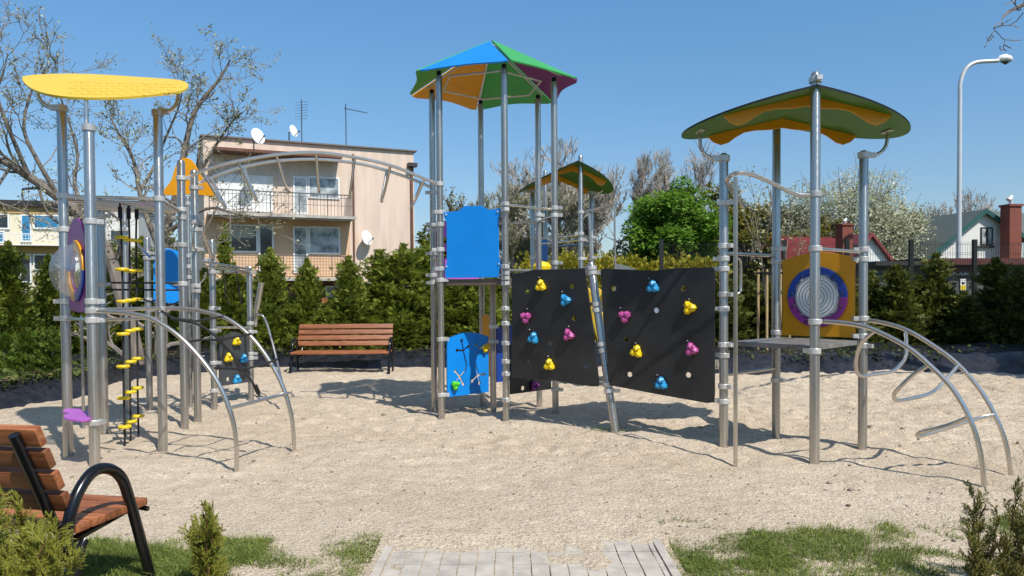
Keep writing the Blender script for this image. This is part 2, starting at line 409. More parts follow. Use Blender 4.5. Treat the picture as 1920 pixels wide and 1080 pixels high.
for rr in (.05, .085, .12, .155, .19, .225):
    gr.tube([pl.W(cu+rr*math.cos(2*pi*k/40), cv+rr*math.sin(2*pi*k/40), .037) for k in range(40)], .0028, 5, closed=True)
obj('disc_groove', gr, BOLT, T)

def gable(parent, M0, ridge, cross, hr_, drop, halfc, halfr, sc=1, mt=LEAFG, mo=ORANGE):
    """bent leaf-shaped canopy: two wings from a ridge, scalloped orange ribs beneath"""
    M0 = Vector((M0[0], M0[1], 0)); ridge = Vector((ridge[0], ridge[1], 0)).normalized(); cross = Vector((cross[0], cross[1], 0)).normalized()
    def H(c): a = abs(c)/halfc; return hr_ - drop*(a*.92+.08*a*a)
    def wd(c): a = abs(c)/halfc; return halfr*(1-a**2.15)**.5 if a < 1 else 0
    m = MB(); nc, nr = 40, 10; top = []
    for layer, dz in ((0, 0.0), (1, -.02)):
        for i in range(nc+1):
            c = halfc*math.sin((i/nc-.5)*pi)
            for j in range(nr+1):
                rr = wd(c)*(j/nr*2-1)
                p = M0 + cross*c + ridge*rr; top.append((p.x, p.y, H(c)+dz))
    N = (nc+1)*(nr+1); Fc = []
    for i in range(nc):
        for j in range(nr):
            a = i*(nr+1)+j; b = a+nr+1
            Fc.append((a, b, b+1, a+1)); Fc.append((N+a, N+a+1, N+b+1, N+b))
        for j in (0, nr):
            a = i*(nr+1)+j; b = a+nr+1; Fc.append((a, b, N+b, N+a))
    m.add(top, Fc); roof = obj('canopy', m, mt, parent, True); roof.data.materials.append(BOLT)
    for pg in roof.data.polygons:
        iv = set(v >= N for v in pg.vertices)
        if len(iv) == 2: pg.material_index = 1
    for side in (-1, 1):
        for wing in (-1, 1):
            r0 = side*halfr*.60
            st = [(0, .10), (.12, .09), (.26, .06), (.36, .055), (.44, .085), (.51, .125), (.58, .13), (.65, .08), (.70, .01)]
            P = [(wing*c*halfc, H(c*halfc)-.022-.0) for c in (0, .2, .4, .6, .70)]
            low = [(wing*c*halfc, H(c*halfc)-.02-d*1.0) for c, d in st]
            V = []
            full = low + list(reversed(P))
            s = MB()
            Mx = Matrix(((cross.x, 0, ridge.x, M0.x+ridge.x*r0), (cross.y, 0, ridge.y, M0.y+ridge.y*r0), (0, 1, 0, 0), (0, 0, 0, 1)))
            s.shape(full, [], .02, Mx, .002); obj('scalloped_rib', s, mo, roof, True)
    return roof, H
def bracket(parent, P, D, hp, ht, r=.019):
    """J-shaped tube from the top of a post out and up to the canopy"""
    D = Vector((D[0], D[1], 0)).normalized(); P = Vector((P[0], P[1], 0))
    pts = [P+Vector((0,0,hp)), P+D*.10+Vector((0,0,hp)), P+D*.18+Vector((0,0,hp+.03)), P+D*.235+Vector((0,0,hp+.10)), P+D*.25+Vector((0,0,hp+.2)), P+D*.25+Vector((0,0,ht))]
    o = tubepart('bracket', pts, r, parent)
    b = MB(); a = math.atan2(D.y, D.x); b.lathe([(.05, -.03), (.062, -.03), (.062, .03), (.02, .032)], P+Vector((0,0,hp)), 18)
    b.box(P+D*.08+Vector((0,0,hp)), (.09, .06, .05), Matrix.Rotation(a, 3, 'Z')); obj('bracket_socket', b, CLAMP, o, True)
    pt = MB(); pt.box(P+D*.25+Vector((0,0,ht-.005)), (.2, .06, .008), Matrix.Rotation(a+pi/2, 3, 'Z')); obj('mounting_plate', pt, CLAMP, o)
rd = (FX-BX); cr = (RX-LX); mc = (FX+BX)/2
hF = at(1527, 162, zF).z
roof, H = gable(T, (mc.x, mc.y), (rd.x, rd.y), (cr.x, cr.y), hF, .28, 1.17, .80)
hL = at(1357, 297, zL).z
bracket(T, LX, LX-RX, hL, H((LX-mc).dot(cr.normalized())-.25)-.02)
bracket(T, RX, RX-LX, at(1617, 291, zR).z, H((RX-mc).dot(cr.normalized())+.25)-.02)
# entry pole with wavy top rail
P0 = at(1379, 875, 6.9); CTRL.append((P0.x, P0.y, P0.z))
ht = at(1377, 332, 6.9).z
tubepart('entry_pole', [P0-Vector((0,0,.4)), Vector((P0.x, P0.y, ht))], .021, T, smooth=False)
plw = Plane(P0, FX)
wp = [(1520, 366), (1495, 365), (1465, 352), (1435, 337), (1405, 326), (1382, 325)]
path = [plw.at(x, y) for x, y in wp]
zz = [6.95, 7.2, 7.6]
path += [at(1368, 331, 7.0), at(1363, 341, 7.15), at(1370, 352, 7.35), at(1392, 383, 7.6), at(1397, 388, 7.68)]
tubepart('wavy_rail', path, .021, T)
hd_ = [at(1379, 484, 6.9), at(1386, 486, 6.92), at(1389, 495, 6.95), at(1389, 540, 6.95), at(1386, 549, 6.92), at(1379, 553, 6.9)]
tubepart('hand_grip', hd_, .012, T)
# arch climber
u1 = Vector((dFR.y, -dFR.x, 0)).normalized()
if u1.y > 0: u1 = -u1
p1 = Plane(FX, FX+u1); p2 = Plane(RX, RX+u1)
a1 = [(1545, 603), (1575, 605), (1605, 609), (1640, 619), (1700, 650), (1742, 684), (1785, 728), (1817, 782), (1836, 840), (1845, 908)]
a2 = [(1600, 598), (1650, 604), (1698, 618), (1750, 648), (1797, 684), (1838, 732), (1866, 780), (1886, 832), (1895, 893)]
A1 = [p1.at(*p) for p in a1]; A2 = [p2.at(*p) for p in a2]
for A in (A1, A2): CTRL.append((A[-1].x, A[-1].y, A[-1].z))
ar = tubepart('arch_rail', A1+[A1[-1]-Vector((0,0,.4))], .0215, T); ar2 = tubepart('arch_rail', A2+[A2[-1]-Vector((0,0,.4))], .0215, T)
def loop(pts, s1, s2, parent):
    A = p1.at(*s1); B = p2.at(*s2); n = len(pts); out = [A]
    for i, (x, y) in enumerate(pts):
        t = (i+1)/(n+1); out.append(at(x, y, A.y+(B.y-A.y)*t))
    out.append(B); return tubepart('rung', out, .0175, parent)
loop([(1618, 640), (1606, 668), (1605, 692), (1614, 705), (1640, 702), (1672, 697), (1688, 684), (1699, 664)], (1642, 619), (1698, 618), ar)
loop([(1712, 703), (1682, 732), (1676, 744), (1682, 751), (1705, 748), (1738, 740), (1758, 728), (1780, 704)], (1742, 684), (1797, 684), ar)
loop([(1785, 795), (1750, 805), (1724, 812), (1722, 818), (1745, 812), (1800, 795), (1840, 783)], (1817, 782), (1864, 778), ar)

# ---- central hexagonal tower ---------------------------------------------------
cz, R6 = 10.05, .874
HX = []
C0 = Vector((-.262, cz, 0))
for k, a in enumerate([222, 282, 342, 42, 102, 162]):
    a = math.radians(a); HX.append(C0 + Vector((math.cos(a), math.sin(a), 0))*R6)
T2 = thing('play_tower', (C0.x, C0.y, 0), 'tall hexagonal play tower with blue, green, orange and purple pyramid roof in the middle', 'play tower')
bx = [(830, 782), (949, 785), (1042, 772), (1010, 764), (904, 764), (815, 770)]
cl = [[(345, (-1,.2)), 398, (421, (-1,0)), (468, (-1,0)), 504, (525, (1,0)), (636, (1,0)), (740, (1,0))],
      [383, 393, 500, 512, 521, 531, 578, 606, 643, 677, 700, 749],
      [390, 404, 493, 730], [403, 413, 700], [500], [(361, (-1,0)), 420, 431, 475, 516, 530]]
for k in range(6):
    X = HX[k]; gy = bx[k][1]; zb = X.y
    b = MB(); r = .0425; base = at(bx[k][0], gy, zb); CTRL.append((X.x, X.y, base.z))
    top = 4.36
    b.lathe([(r, -.5), (r, top)], (X.x, X.y, 0), 24); o = obj('post', b, STEEL, T2, True)
    for c in cl[k]:
        y, lug = (c if isinstance(c, tuple) else (c, (X-C0).normalized()))
        clamp(o, X.x, X.y, at(bx[k][0], y, zb).z, r, lug)
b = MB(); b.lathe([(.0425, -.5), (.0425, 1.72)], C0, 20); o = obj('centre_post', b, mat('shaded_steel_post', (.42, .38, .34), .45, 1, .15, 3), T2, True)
clamp(o, C0.x, C0.y, at(923, 612, cz).z); clamp(o, C0.x, C0.y, at(923, 640, cz).z)
CTRL.append((C0.x, C0.y, at(925, 768, cz).z))
APEX = Vector((C0.x, C0.y, 4.98)); eave = 4.34; R2 = 1.21
cols = [BLUE, GREEN, PURPLE, GREEN, ORANGE, GREEN]
names = ['blue', 'green', 'purple', 'green', 'orange', 'green']
cor = [C0 + (X-C0).normalized()*R2 + Vector((0,0,eave)) for X in HX]
for k in range(6):
    a, b_ = cor[k], cor[(k+1) % 6]; e = (b_-a).normalized()
    n = (a-APEX).cross(b_-APEX).normalized()
    if n.z < 0: n = -n
    lift = n*(.012+.012*(k % 2))
    pts = [APEX+(a-APEX)*.03+e*.0, ]
    edge = []
    for i in range(13):
        t = i/12; p = a.lerp(b_, t); dd = (APEX-p); p = p + dd*(.055*math.sin(pi*t)**1.5)
        edge.append(p)
    loopv = [APEX + (a-APEX)*.02] + [edge[0]+(APEX-edge[0])*.02+e*.012] + edge[1:-1] + [edge[-1]+(APEX-edge[-1])*.02-e*.012]
    m = MB(); N = len(loopv)
    m.add([p+lift+n*.009 for p in loopv]+[p+lift-n*.009 for p in loopv], [tuple(range(N)), tuple(reversed(range(N, 2*N)))]+[(i, (i+1) % N, N+(i+1) % N, N+i) for i in range(N)])
    obj('roof_panel', m, cols[k], T2, label=names[k]+' roof panel')
for k in range(6):
    m = MB(); a = HX[k] + Vector((0,0,4.33)); outp = APEX+(cor[k]-APEX)*.80-Vector((0,0,.03))
    m.tube([APEX-Vector((0,0,.03)), outp], .013, 8); obj('roof_rib', m, CLAMP, T2, True)
    b_ = HX[(k+1) % 6]; mm = MB(); pa = C0+(HX[k]-C0)*.80+Vector((0,0,4.39)); pb = C0+(b_-C0)*.80+Vector((0,0,4.39))
    mm.tube([pa, pb], .013, 8); obj('roof_brace', mm, CLAMP, T2, True)
    m2 = MB(); m2.tube([HX[k]+Vector((0,0,4.3)), HX[k]+Vector((0,0,4.42))], .03, 10); obj('roof_mount', m2, BOLT, T2, True)
# hexagonal deck
m = MB(); dh = 1.775
V = [C0+(X-C0)*.97+Vector((0,0,dh+d)) for d in (-.07, 0) for X in HX]
m.add(V, [tuple(reversed(range(6))), tuple(range(6, 12))]+[(i, (i+1) % 6, 6+(i+1) % 6, 6+i) for i in range(6)]); obj('deck', m, mat('brown_deck', (.11, .085, .07), .6, 0, .2, 5), T2)
# upper blue panel V1-V2
pl = Plane(HX[0], HX[1]); L = pl.L; vt = pl.px(885, 386)[1]; vb = pl.px(885, 520)[1]
g_ = .055
bp_ = [(g_+.02, vb+.0), (L-g_-.03, vb), (L-g_-.02, vb+.1), (L-g_+.0, vb+.16), (L-g_-.03, vb+.25), (L-g_-.03, vt-.2), (L-g_-.01, vt-.11), (L-g_, vt-.05), (L-g_-.16, vt-.06), (L*.5+.12, vt-.005), (L*.5-.1, vt), (g_+.2, vt-.06), (g_, vt-.07), (g_+.01, vt-.13), (g_+.04, vt-.2), (g_+.04, vb+.2), (g_+.01, vb+.13)]
panel('side_panel', pl, bp_, .02, BLUE, T2, label='plain blue panel with wavy outline')
bolts(T2, pl, [(.09, vt-.10), (L-.09, vt-.09), (.09, vb+.14), (L-.08, vb+.16)], .012, CLAMP, .012)
# purple panel V5-V6
pl = Plane(HX[5], HX[4]); L = pl.L; vt = pl.px(830, 417)[1]; vb = 1.80
panel('side_panel', pl, [(.06, vb), (L-.06, vb), (L-.06, vt), (L/2, vt+.05), (.06, vt)], .02, LILAC, T2, holes=[circ(.2, vt-.25, .05), circ(.2, vt-.45, .05)], label='purple panel')
pl = Plane(HX[5], HX[0]); 
for h in (2.05, 2.5): rail(T2, HX[5], HX[0], h, .015)
tubepart('hand_grip', [at(819, 434, 10.2), at(822, 440, 10.15), at(822, 472, 10.15), at(819, 478, 10.2)], .012, T2)
# lower maze panel V1-centre
def run_panel(name, pl, outer_fn, cut_fn, u0, u1, v0, v1, cell, th, m, parent, label):
    nu, nv = int((u1-u0)/cell), int((v1-v0)/cell)
    occ = np.zeros((nu+2, nv+2), bool)
    for i in range(nu):
        for j in range(nv):
            u = u0+(i+.5)*cell; v = v0+(j+.5)*cell
            occ[i+1, j+1] = outer_fn(u, v) and not cut_fn(u, v)
    s = MB()
    P = lambda i, j, w: pl.W(u0+i*cell, v0+j*cell, w)
    for i in range(nu):
        j = 0
        while j < nv:
            if occ[i+1, j+1]:
                k = j
                while k < nv and occ[i+1, k+1]: k += 1
                for w in (-th/2, th/2): s.add([P(i, j, w), P(i+1, j, w), P(i+1, k, w), P(i, k, w)], [(0,1,2,3)])
                for jj in (j, k): s.add([P(i, jj, -th/2), P(i+1, jj, -th/2), P(i+1, jj, th/2), P(i, jj, th/2)], [(0,1,2,3)])
                j = k
            else: j += 1
    for i in range(nu+1):
        for j in range(nv):
            if occ[i, j+1] != occ[i+1, j+1]:
                s.add([P(i, j, -th/2), P(i, j+1, -th/2), P(i, j+1, th/2), P(i, j, th/2)], [(0,1,2,3)])
    return obj(name, s, m, parent, False, label)
pl = Plane(HX[0], C0); L = pl.L
Z = lambda x, y: pl.px(840+x/6.75, 600+y/6.75)
segs = []
def chain(r, *pts):
    for a, b in zip(pts[:-1], pts[1:]): segs.append((Z(*a), Z(*b), r))
chain(.012, (168,260), (190,390), (228,560), (220,630), (110,765)); chain(.012, (110,385), (185,385), (262,328)); chain(.014, (90,650), (150,725), (190,815))
chain(.011, (355,310), (395,360), (345,480), (345,560), (375,700), (395,800)); chain(.012, (305,775), (375,700), (452,685)); chain(.011, (395,360), (440,350), (490,310))
for p in ((168,260), (110,385), (262,328), (90,650), (190,815), (355,310), (305,775), (452,685), (395,800), (490,310)): segs.append((Z(*p), Z(*p), .024))
def dseg(u, v, a, b):
    ax, ay = a; bx_, by = b; dx, dy = bx_-ax, by-ay; l = dx*dx+dy*dy
    t = 0 if l == 0 else max(0, min(1, ((u-ax)*dx+(v-ay)*dy)/l)); return math.hypot(u-ax-t*dx, v-ay-t*dy)
cut = lambda u, v: any(dseg(u, v, a, b) < r for a, b, r in segs)
vt = pl.px(885, 623)[1]; vb = pl.px(880, 739)[1]; ua, ub = .09, L-.085
def outf(u, v):
    t = (u-ua)/(ub-ua)
    return ua < u < ub and vb < v < vt - .07*(1-math.sin(pi*min(1, max(0, t)))**1.0)
run_panel('maze_panel', pl, outf, cut, 0, L, vb-.02, vt+.05, .006, .02, BLUE, T2, 'blue finger maze panel with cut out tracks')
q = Matrix((pl.u, Vector((0,0,1)), pl.n)).transposed()
hh = hold(T2, pl.at(852, 722, .02), q, HG, 1.0, .4); hh['label'] = 'green sliding maze knob'; hh.name = 'maze_knob'
hh = hold(T2, pl.at(908, 653, .02), q, HY, .9, .4); hh['label'] = 'yellow sliding maze knob'; hh.name = 'maze_knob'
# other low panels round the centre post
def rect(L, v0, v1, g=.06): return [(g, v0), (L-g, v0), (L-g, v1-.05), (L/2, v1), (g, v1-.05)]
pl = Plane(C0, HX[4]); panel('low_panel', pl, rect(pl.L, .45, 1.30), .02, ORANGE, T2, label='orange panel under the deck')
pl = Plane(C0, HX[3]); panel('low_panel', pl, rect(pl.L, .38, 1.16), .02, DBLUE, T2, label='dark blue panel under the deck')
pl = Plane(HX[1], HX[2]); pn = panel('low_panel', pl, [(.07, .33), (pl.L-.09, .33), (pl.L-.09, .95), (.07, .95)], .02, BLACKP, T2, holes=[circ(*pl.px(980, 728), .035)], label='small black climbing panel')
q = Matrix((pl.u, Vector((0,0,1)), pl.n)).transposed()
hold(pn, pl.at(1000, 723, .012), q, PURPLE)
# rails round the upper deck
h1 = at(949, 384, 9.2).z
for a, b_, h in ((1, 2, h1), (2, 3, at(1042, 404, 9.78).z), (3, 4, at(1042, 404, 9.78).z), (2, 3, 1.9), (1, 2, 1.88)):
    rail(T2, HX[a], HX[b_], h, .016)

# ---- climbing wall between the two towers --------------------------------------
V2 = HX[1]; wl = Plane(V2, LX)
CW = thing('climbing_wall', (V2.x, V2.y, 0), 'black climbing wall of two boards with yellow, blue and pink holds on a leaning steel post', 'climbing wall')
pb = wl.at(1153, 808); CTRL.append((pb.x, pb.y, pb.z)); pt = wl.at(1108, 496)
m = MB(); ax = (pt-pb).normalized(); m.tube([pb-ax*.4, pt, pt+ax*.02, pt+ax*.03], [.046, .046, .035, .01], 24); lp = obj('leaning_post', m, STEEL, CW, True)
Q = Matrix((ax.orthogonal().normalized(), ax.cross(ax.orthogonal().normalized()), ax)).transposed()
for y in (503, 512, 571, 582, 646, 658, 722, 733):
    t = (y-496)/(808-496); p = pt.lerp(pb, t); c = MB(); c.lathe([(.047, -.024), (.06, -.022), (.06, .022), (.047, .024)], p, 20, Q)
    dd = -1 if y in (503, 571, 646, 722) else 1
    c.box(p+wl.u*dd*.085-wl.n*.02, (.07, .05, .04), Matrix.Rotation(math.atan2(wl.u.y, wl.u.x), 3, 'Z')); obj('clamp', c, CLAMP, lp, True)
tubepart('pole', [pt, wl.at(1105, 400)+Vector((0,0,0))], .018, CW, smooth=False)
q = Matrix((wl.u, Vector((0,0,1)), wl.n)).transposed()
b1 = [(961, 707), (1040, 713), (1108, 724), (1122, 724), (1123, 715), (1110, 600), (1096, 503), (1060, 505), (1000, 506), (985, 511), (960, 514)]
b2 = [(1143, 714), (1145, 722), (1230, 738), (1325, 755), (1338, 754), (1340, 740), (1340, 515), (1338, 502), (1270, 503), (1225, 508), (1180, 506), (1130, 504), (1127, 509), (1132, 600)]
h1_ = [(989, 547), (1073, 537), (1077, 597), (1031, 644), (994, 677), (1100, 686)]
h2_ = [(1151, 541), (1282, 541), (1231, 582), (1174, 637), (1181, 702), (1291, 703)]
hold1 = [(1016, 536, HY), (1062, 563, HB), (988, 595, HP), (1002, 634, HB), (1068, 628, HP), (1032, 684, HY)]
hold2 = [(1226, 538, HB), (1294, 577, HY), (1173, 593, HP), (1195, 659, HY), (1298, 655, HP), (1241, 719, HB)]
for bb, hs, hl in ((b1, h1_, hold1), (b2, h2_, hold2)):
    bo = panel('climbing_board', wl, [wl.px(x, y, .055) for x, y in bb], .02, BLACKP, CW, holes=[circ(*wl.px(x, y, .055), .033, 14) for x, y in hs], w=.055)
    for i, (x, y, mm) in enumerate(hl):
        ho = hold(bo, wl.at(x, y, .066), q, mm, 1.12, [pi/2, pi/2+.5, -pi/2, pi/2-.2, pi/2+.3, pi/2][i])
        bolts(bo, wl, [(wl.px(x-8+random.uniform(-2, 14), y-16, .066))], .066, CLAMP, .007)
# ---- left tower ----------------------------------------------------------------
zA, zB_, zC, zD, zE, zE2, zG = 6.75, 7.40, 7.62, 8.6, 8.83, 9.25, 10.2
A = at(178, 870, zA)
T3 = thing('play_tower', (A.x, A.y, 0), 'play tower with yellow oval canopy, purple bubble panel, yellow step ropes and net climber', 'play tower')
Bp = at(128, 850, zB_); Cp = at(306, 842, zC); Dp = at(196, 810, zD); Ep = at(347, 806, zE); E2 = at(371, 788, zE2); Gp = at(281, 766, zG)
post(T3, 178, 870, zA, 240, .046, [(415, (1,.6)), (565, (1,.4)), (582, (1,.3)), (600, (1,.3)), (792, (-1,.3))])
post(T3, 128, 850, zB_, 203, .046, [(367, (1,.3)), (430, (-1,0)), (565, (-1,0)), (597, (-1,0))])
post(T3, 306, 842, zC, 212, .046, [(373, (-1,0)), (580, (-1,0))])
post(T3, 196, 810, zD, 378, .046, [(391, (1,0)), (405, (1,0)), (533, (1,0))])
post(T3, 347, 806, zE, 304, .046, [(334, (1,0)), (393, (-1,0)), (408, (-1,0)), (459, (-1,0)), (532, (-1,0))])
post(T3, 371, 788, zE2, 322, .046, [(352, (1,0)), (417, (1,0)), (430, (1,0)), (468, (1,0)), 536, 545])
post(T3, 281, 766, zG, 448, .042, [(475, (1,0)), (484, (1,0)), (562, (-1,0))])
post(T3, 402, 762, 10.4, 452, .0425, [(488, (-1,0)), (510, (1,0)), (578, (1,0)), (620, (1,0)), (680, (1,0)), (732, (1,0))])
post(T3, 471, 746, 11.0, 505, .042, [(511, (1,0)), (606, (1,0)), (622, (1,0)), (663, (1,0)), (671, (1,0))])
post(T3, 358, 770, 10.6, 372, .03, [(382, (1,0)), (480, (1,0)), (500, (1,0)), (520, (1,0))], 'thin_post')
post(T3, 240, 775, 9.9, 392, .04, [430, 445], 'post')
post(T3, 157, 808, 8.7, 596, .017, [], 'fireman_pole', ctrl=False)
# top deck made of a tube frame with bars
hdk = at(306, 373, zC).z
fr = MB()
for a, b_ in ((Bp, Cp), (Cp, Ep), (Ep, Dp), (Dp, Bp)):
    fr.tube([Vector((a.x, a.y, hdk)), Vector((b_.x, b_.y, hdk))], .019, 10)
obj('deck_frame', fr, STEEL2, T3, True)
for t in (.2, .35, .5, .65, .8):
    a = Bp.lerp(Dp, t); b_ = Cp.lerp(Ep, t)
    tubepart('deck_bar', [Vector((a.x, a.y, hdk-.01)), Vector((b_.x, b_.y, hdk-.01))], .016, T3, smooth=False)
# rope steps
ropes = [([(228,445),(229,505),(231,565),(231,626),(231,687),(232,746),(234,800)], (225,388), (234,842), 7.85),
         ([(243,450),(243,508),(243,563),(243,620),(244,678),(244,735),(245,790)], (241,390), (245,832), 8.1),
         ([(255,451),(256,507),(256,561),(257,617),(258,672),(258,727),(259,780)], (256,390), (260,822), 8.35)]
for st, tp, bt, z in ropes:
    P = [at(*tp, z)] + [at(x, y, z) for x, y in st] + [at(*bt, z)]; CTRL.append((P[-1].x, P[-1].y, P[-1].z))
    o = MB(); o.tube([P[0]+Vector((0,0,.05))]+P+[P[-1]-Vector((0,0,.3))], .011, 8); rp = obj('step_rope', o, ROPE, T3, True)
    fe = MB(); fe.cyl(P[0], P[0]-Vector((0,0,.12)), .022, 10); obj('rope_ferrule', fe, BOLT, rp, True)
    for p in P[1:-1]:
        s = MB(); s.lathe([(.015, -.018), (.062, -.015), (.068, 0), (.062, .015), (.015, .018)], p, 14); obj('foot_disc', s, HY, rp, True)
# purple bubble panel between A and B
pl = Plane(Bp, A); L = pl.L
vt = pl.px(148, 408)[1]; vb = pl.px(150, 583)[1]; mu = L/2
px_ = [(mu-.18, vb+.02), (mu+.22, vb), (mu+.20, vb+.1), (mu+.24, vb+.35), (mu+.18, vb+.55), (mu+.22, vt-.22), (mu+.12, vt-.06), (mu, vt), (mu-.13, vt-.05), (mu-.21, vt-.2), (mu-.17, vt-.35), (mu-.22, vb+.45), (mu-.17, vb+.25)]
bc = pl.px(139, 512)
panel('bubble_panel', pl, sm2([(mu+(x-mu)*1.4, y) for x, y in px_], 4), .02, PURPLE, T3, holes=[circ(mu, (vt+vb)/2-.06, .19, 24)], label='purple panel with round window')
cv = (vt+vb)/2-.06
for mm, a0 in ((ORANGE, 0), (DBLUE, pi/2), (ORANGE, pi), (DBLUE, 3*pi/2)):
    a1_ = a0+pi/2
    pts = [(mu+.29*math.cos(a0+(a1_-a0)*k/12), cv+.29*math.sin(a0+(a1_-a0)*k/12)) for k in range(13)] + [(mu+.20*math.cos(a1_-(a1_-a0)*k/12), cv+.20*math.sin(a1_-(a1_-a0)*k/12)) for k in range(13)]
    panel('window_ring', pl, pts, .018, mm, T3, w=-.022)
    panel('window_ring', pl, pts, .018, mm, T3, w=.022)
gm = bpy.data.materials.new('clear_dome'); gm.use_nodes = True; gt = gm.node_tree; gt.nodes.remove(gt.nodes['Principled BSDF'])
g1_ = gt.nodes.new('ShaderNodeBsdfTransparent'); g1_.inputs[0].default_value = (.80, .82, .84, 1); g2_ = gt.nodes.new('ShaderNodeBsdfGlossy'); g2_.inputs['Roughness'].default_value = .06
g3_ = gt.nodes.new('ShaderNodeLayerWeight'); g3_.inputs[0].default_value = .38; g4_ = gt.nodes.new('ShaderNodeMixShader')
g4_.inputs[0].default_value = .16; g5_ = gt.nodes.new('ShaderNodeBsdfDiffuse'); g5_.inputs[0].default_value = (.8, .82, .85, 1); g6_ = gt.nodes.new('ShaderNodeMixShader'); g6_.inputs[0].default_value = .10; gt.links.new(g1_.outputs[0], g4_.inputs[1]); gt.links.new(g2_.outputs[0], g4_.inputs[2]); gt.links.new(g4_.outputs[0], g6_.inputs[1]); gt.links.new(g5_.outputs[0], g6_.inputs[2]); gt.links.new(g6_.outputs[0], gt.nodes['Material Output'].inputs[0])
lx = Vector((0,0,1)); s = MB(); prof = [(.205*math.cos(t*pi/2/10), .21*math.sin(t*pi/2/10)) for t in range(10)]+[(.004, .21)]
nn = -pl.n if (-pl.n).x < 0 else pl.n
q = Matrix((pl.u, lx, nn)).transposed()
prof = [(r_*1.22, z_*.95) for r_, z_ in [(.215, 0)]+prof]
s.lathe(prof, pl.W(mu, cv, 0)+nn*.032, 32, q); s.f = s.f[:-2]; obj('bubble_window', s, gm, T3, True)
rail(T3, A, Bp, at(128, 597, zB_).z, .014)
# lilac kidney step
hs = at(140, 775, 7.1).z
kp = [at(x, y, 7.0) for x, y in ()]
kid = sm2([(-.34, -.02), (-.22, .08), (-.10, .05), (.02, .13), (.16, .06), (.36, -.02), (.40, -.12), (.22, -.20), (.05, -.17), (-.06, -.08), (-.2, -.10)], 4)
cc = at(150, 776, 7.0); dv = (A-Bp); dv.z = 0; dv.normalize()
M_ = Matrix(((dv.x, -dv.y, 0, cc.x), (dv.y, dv.x, 0, cc.y), (0, 0, 1, cc.z), (0, 0, 0, 1)))
s = MB(); s.shape([(x*1.15, y*.85) for x, y in kid], [], .022, M_, .004); obj('foot_step', s, LILAC, T3, True)
s = MB(); s.box((A.x, A.y-.0, at(178, 792, zA).z), (.16, .12, .035)); obj('step_bracket', s, CLAMP, T3)
# canopy: a tilted oval plate
can = [(42, 150), (55, 143), (110, 140), (180, 141), (260, 146), (330, 151), (350, 157), (353, 164), (340, 172), (290, 179), (230, 184), (160, 185), (100, 180), (60, 168)]
# plane of the plate: front edge low, back edge high
pc = (A+Bp+Cp)/3
hlow, hhigh = at(200, 184, 6.7).z, None
K1 = at(200, 185, 6.85); K2 = at(50, 152, 7.6); K3 = at(300, 148.5, 8.15)
nrm = (K2-K1).cross(K3-K1).normalized()
if nrm.z < 0: nrm = -nrm
vv = []
for x, y in sm2(can, 4):
    d = ray(x, y); t = (K1-CAM).dot(nrm)/d.dot(nrm); vv.append(CAM+d*t)
m = MB(); N = len(vv)
m.add([p+nrm*.011 for p in vv]+[p-nrm*.011 for p in vv], [tuple(range(N)), tuple(reversed(range(N, 2*N)))]+[(i, (i+1) % N, N+(i+1) % N, N+i) for i in range(N)])
nc_ = len(m.f)
# engraved scale pattern lines on the canopy
e = m
for r_ in range(5):
    for k in range(9):
        x0 = 128+k*23+(r_ % 2)*11; y0 = 154+r_*5.2+k*.5
        P = []
        for t in range(6):
            x = x0+t*3.8; y = y0+1.6*math.sin(t/5*pi)
            d = ray(x, y); tt = (K1+nrm*.0115-CAM).dot(nrm)/d.dot(nrm); P.append(CAM+d*tt)
        e.tube(P, .0035, 4)
yo = obj('canopy', m, YELLOW, T3); yo.data.materials.append(mat('ochre_line', (.62, .36, .02), .5))
for p in yo.data.polygons[nc_:]: p.material_index = 1
def planeh(x, y): 
    return K1.z - (nrm.x*(x-K1.x)+nrm.y*(y-K1.y))/nrm.z
def jbr(P, hp, D, l=.25):
    D = Vector((D[0], D[1], 0)).normalized(); q_ = Vector((P.x, P.y, 0))+D*l
    pts = [Vector((P.x, P.y, hp)), Vector((P.x, P.y, hp))+D*l*.45, Vector((P.x, P.y, hp+.04))+D*l*.8, Vector((P.x, P.y, hp+.12))+D*l, Vector((q_.x, q_.y, planeh(q_.x, q_.y)))]
    o = tubepart('bracket', pts, .019, T3)
    b = MB(); b.lathe([(.047, -.035), (.06, -.035), (.06, .02), (.03, .024)], (P.x, P.y, hp), 18); b.box(Vector((P.x, P.y, hp))+D*.07, (.08, .06, .05), Matrix.Rotation(math.atan2(D.y, D.x), 3, 'Z')); obj('bracket_socket', b, CLAMP, o, True)
jbr(Bp, at(118, 202, zB_).z, (-1, -.1), .22); jbr(A, at(172, 238, zA).z, (-.25, .3), .10); jbr(Cp, at(296, 210, zC).z, (1, -.1), .22)
# orange fin
pl = Plane(at(310, 360, 9.6), at(403, 360, 9.6))
fin = [pl.px(x, y) for x, y in ((312, 366), (309, 356), (322, 338), (330, 312), (340, 299), (352, 297), (364, 306), (380, 335), (400, 355), (403, 364), (396, 367), (360, 364))]
panel('fin_panel', pl, sm2(fin, 3), .02, ORANGE, T3, label='orange shark fin board')
# blue panel behind
pl = Plane(Gp, at(340, 560, 10.4)); bl = [pl.px(x, y) for x, y in ((288, 566), (338, 569), (338, 480), (332, 470), (315, 466), (297, 470), (288, 480))]
panel('side_panel', pl, bl, .02, BLUE, T3, label='blue panel with rounded top')
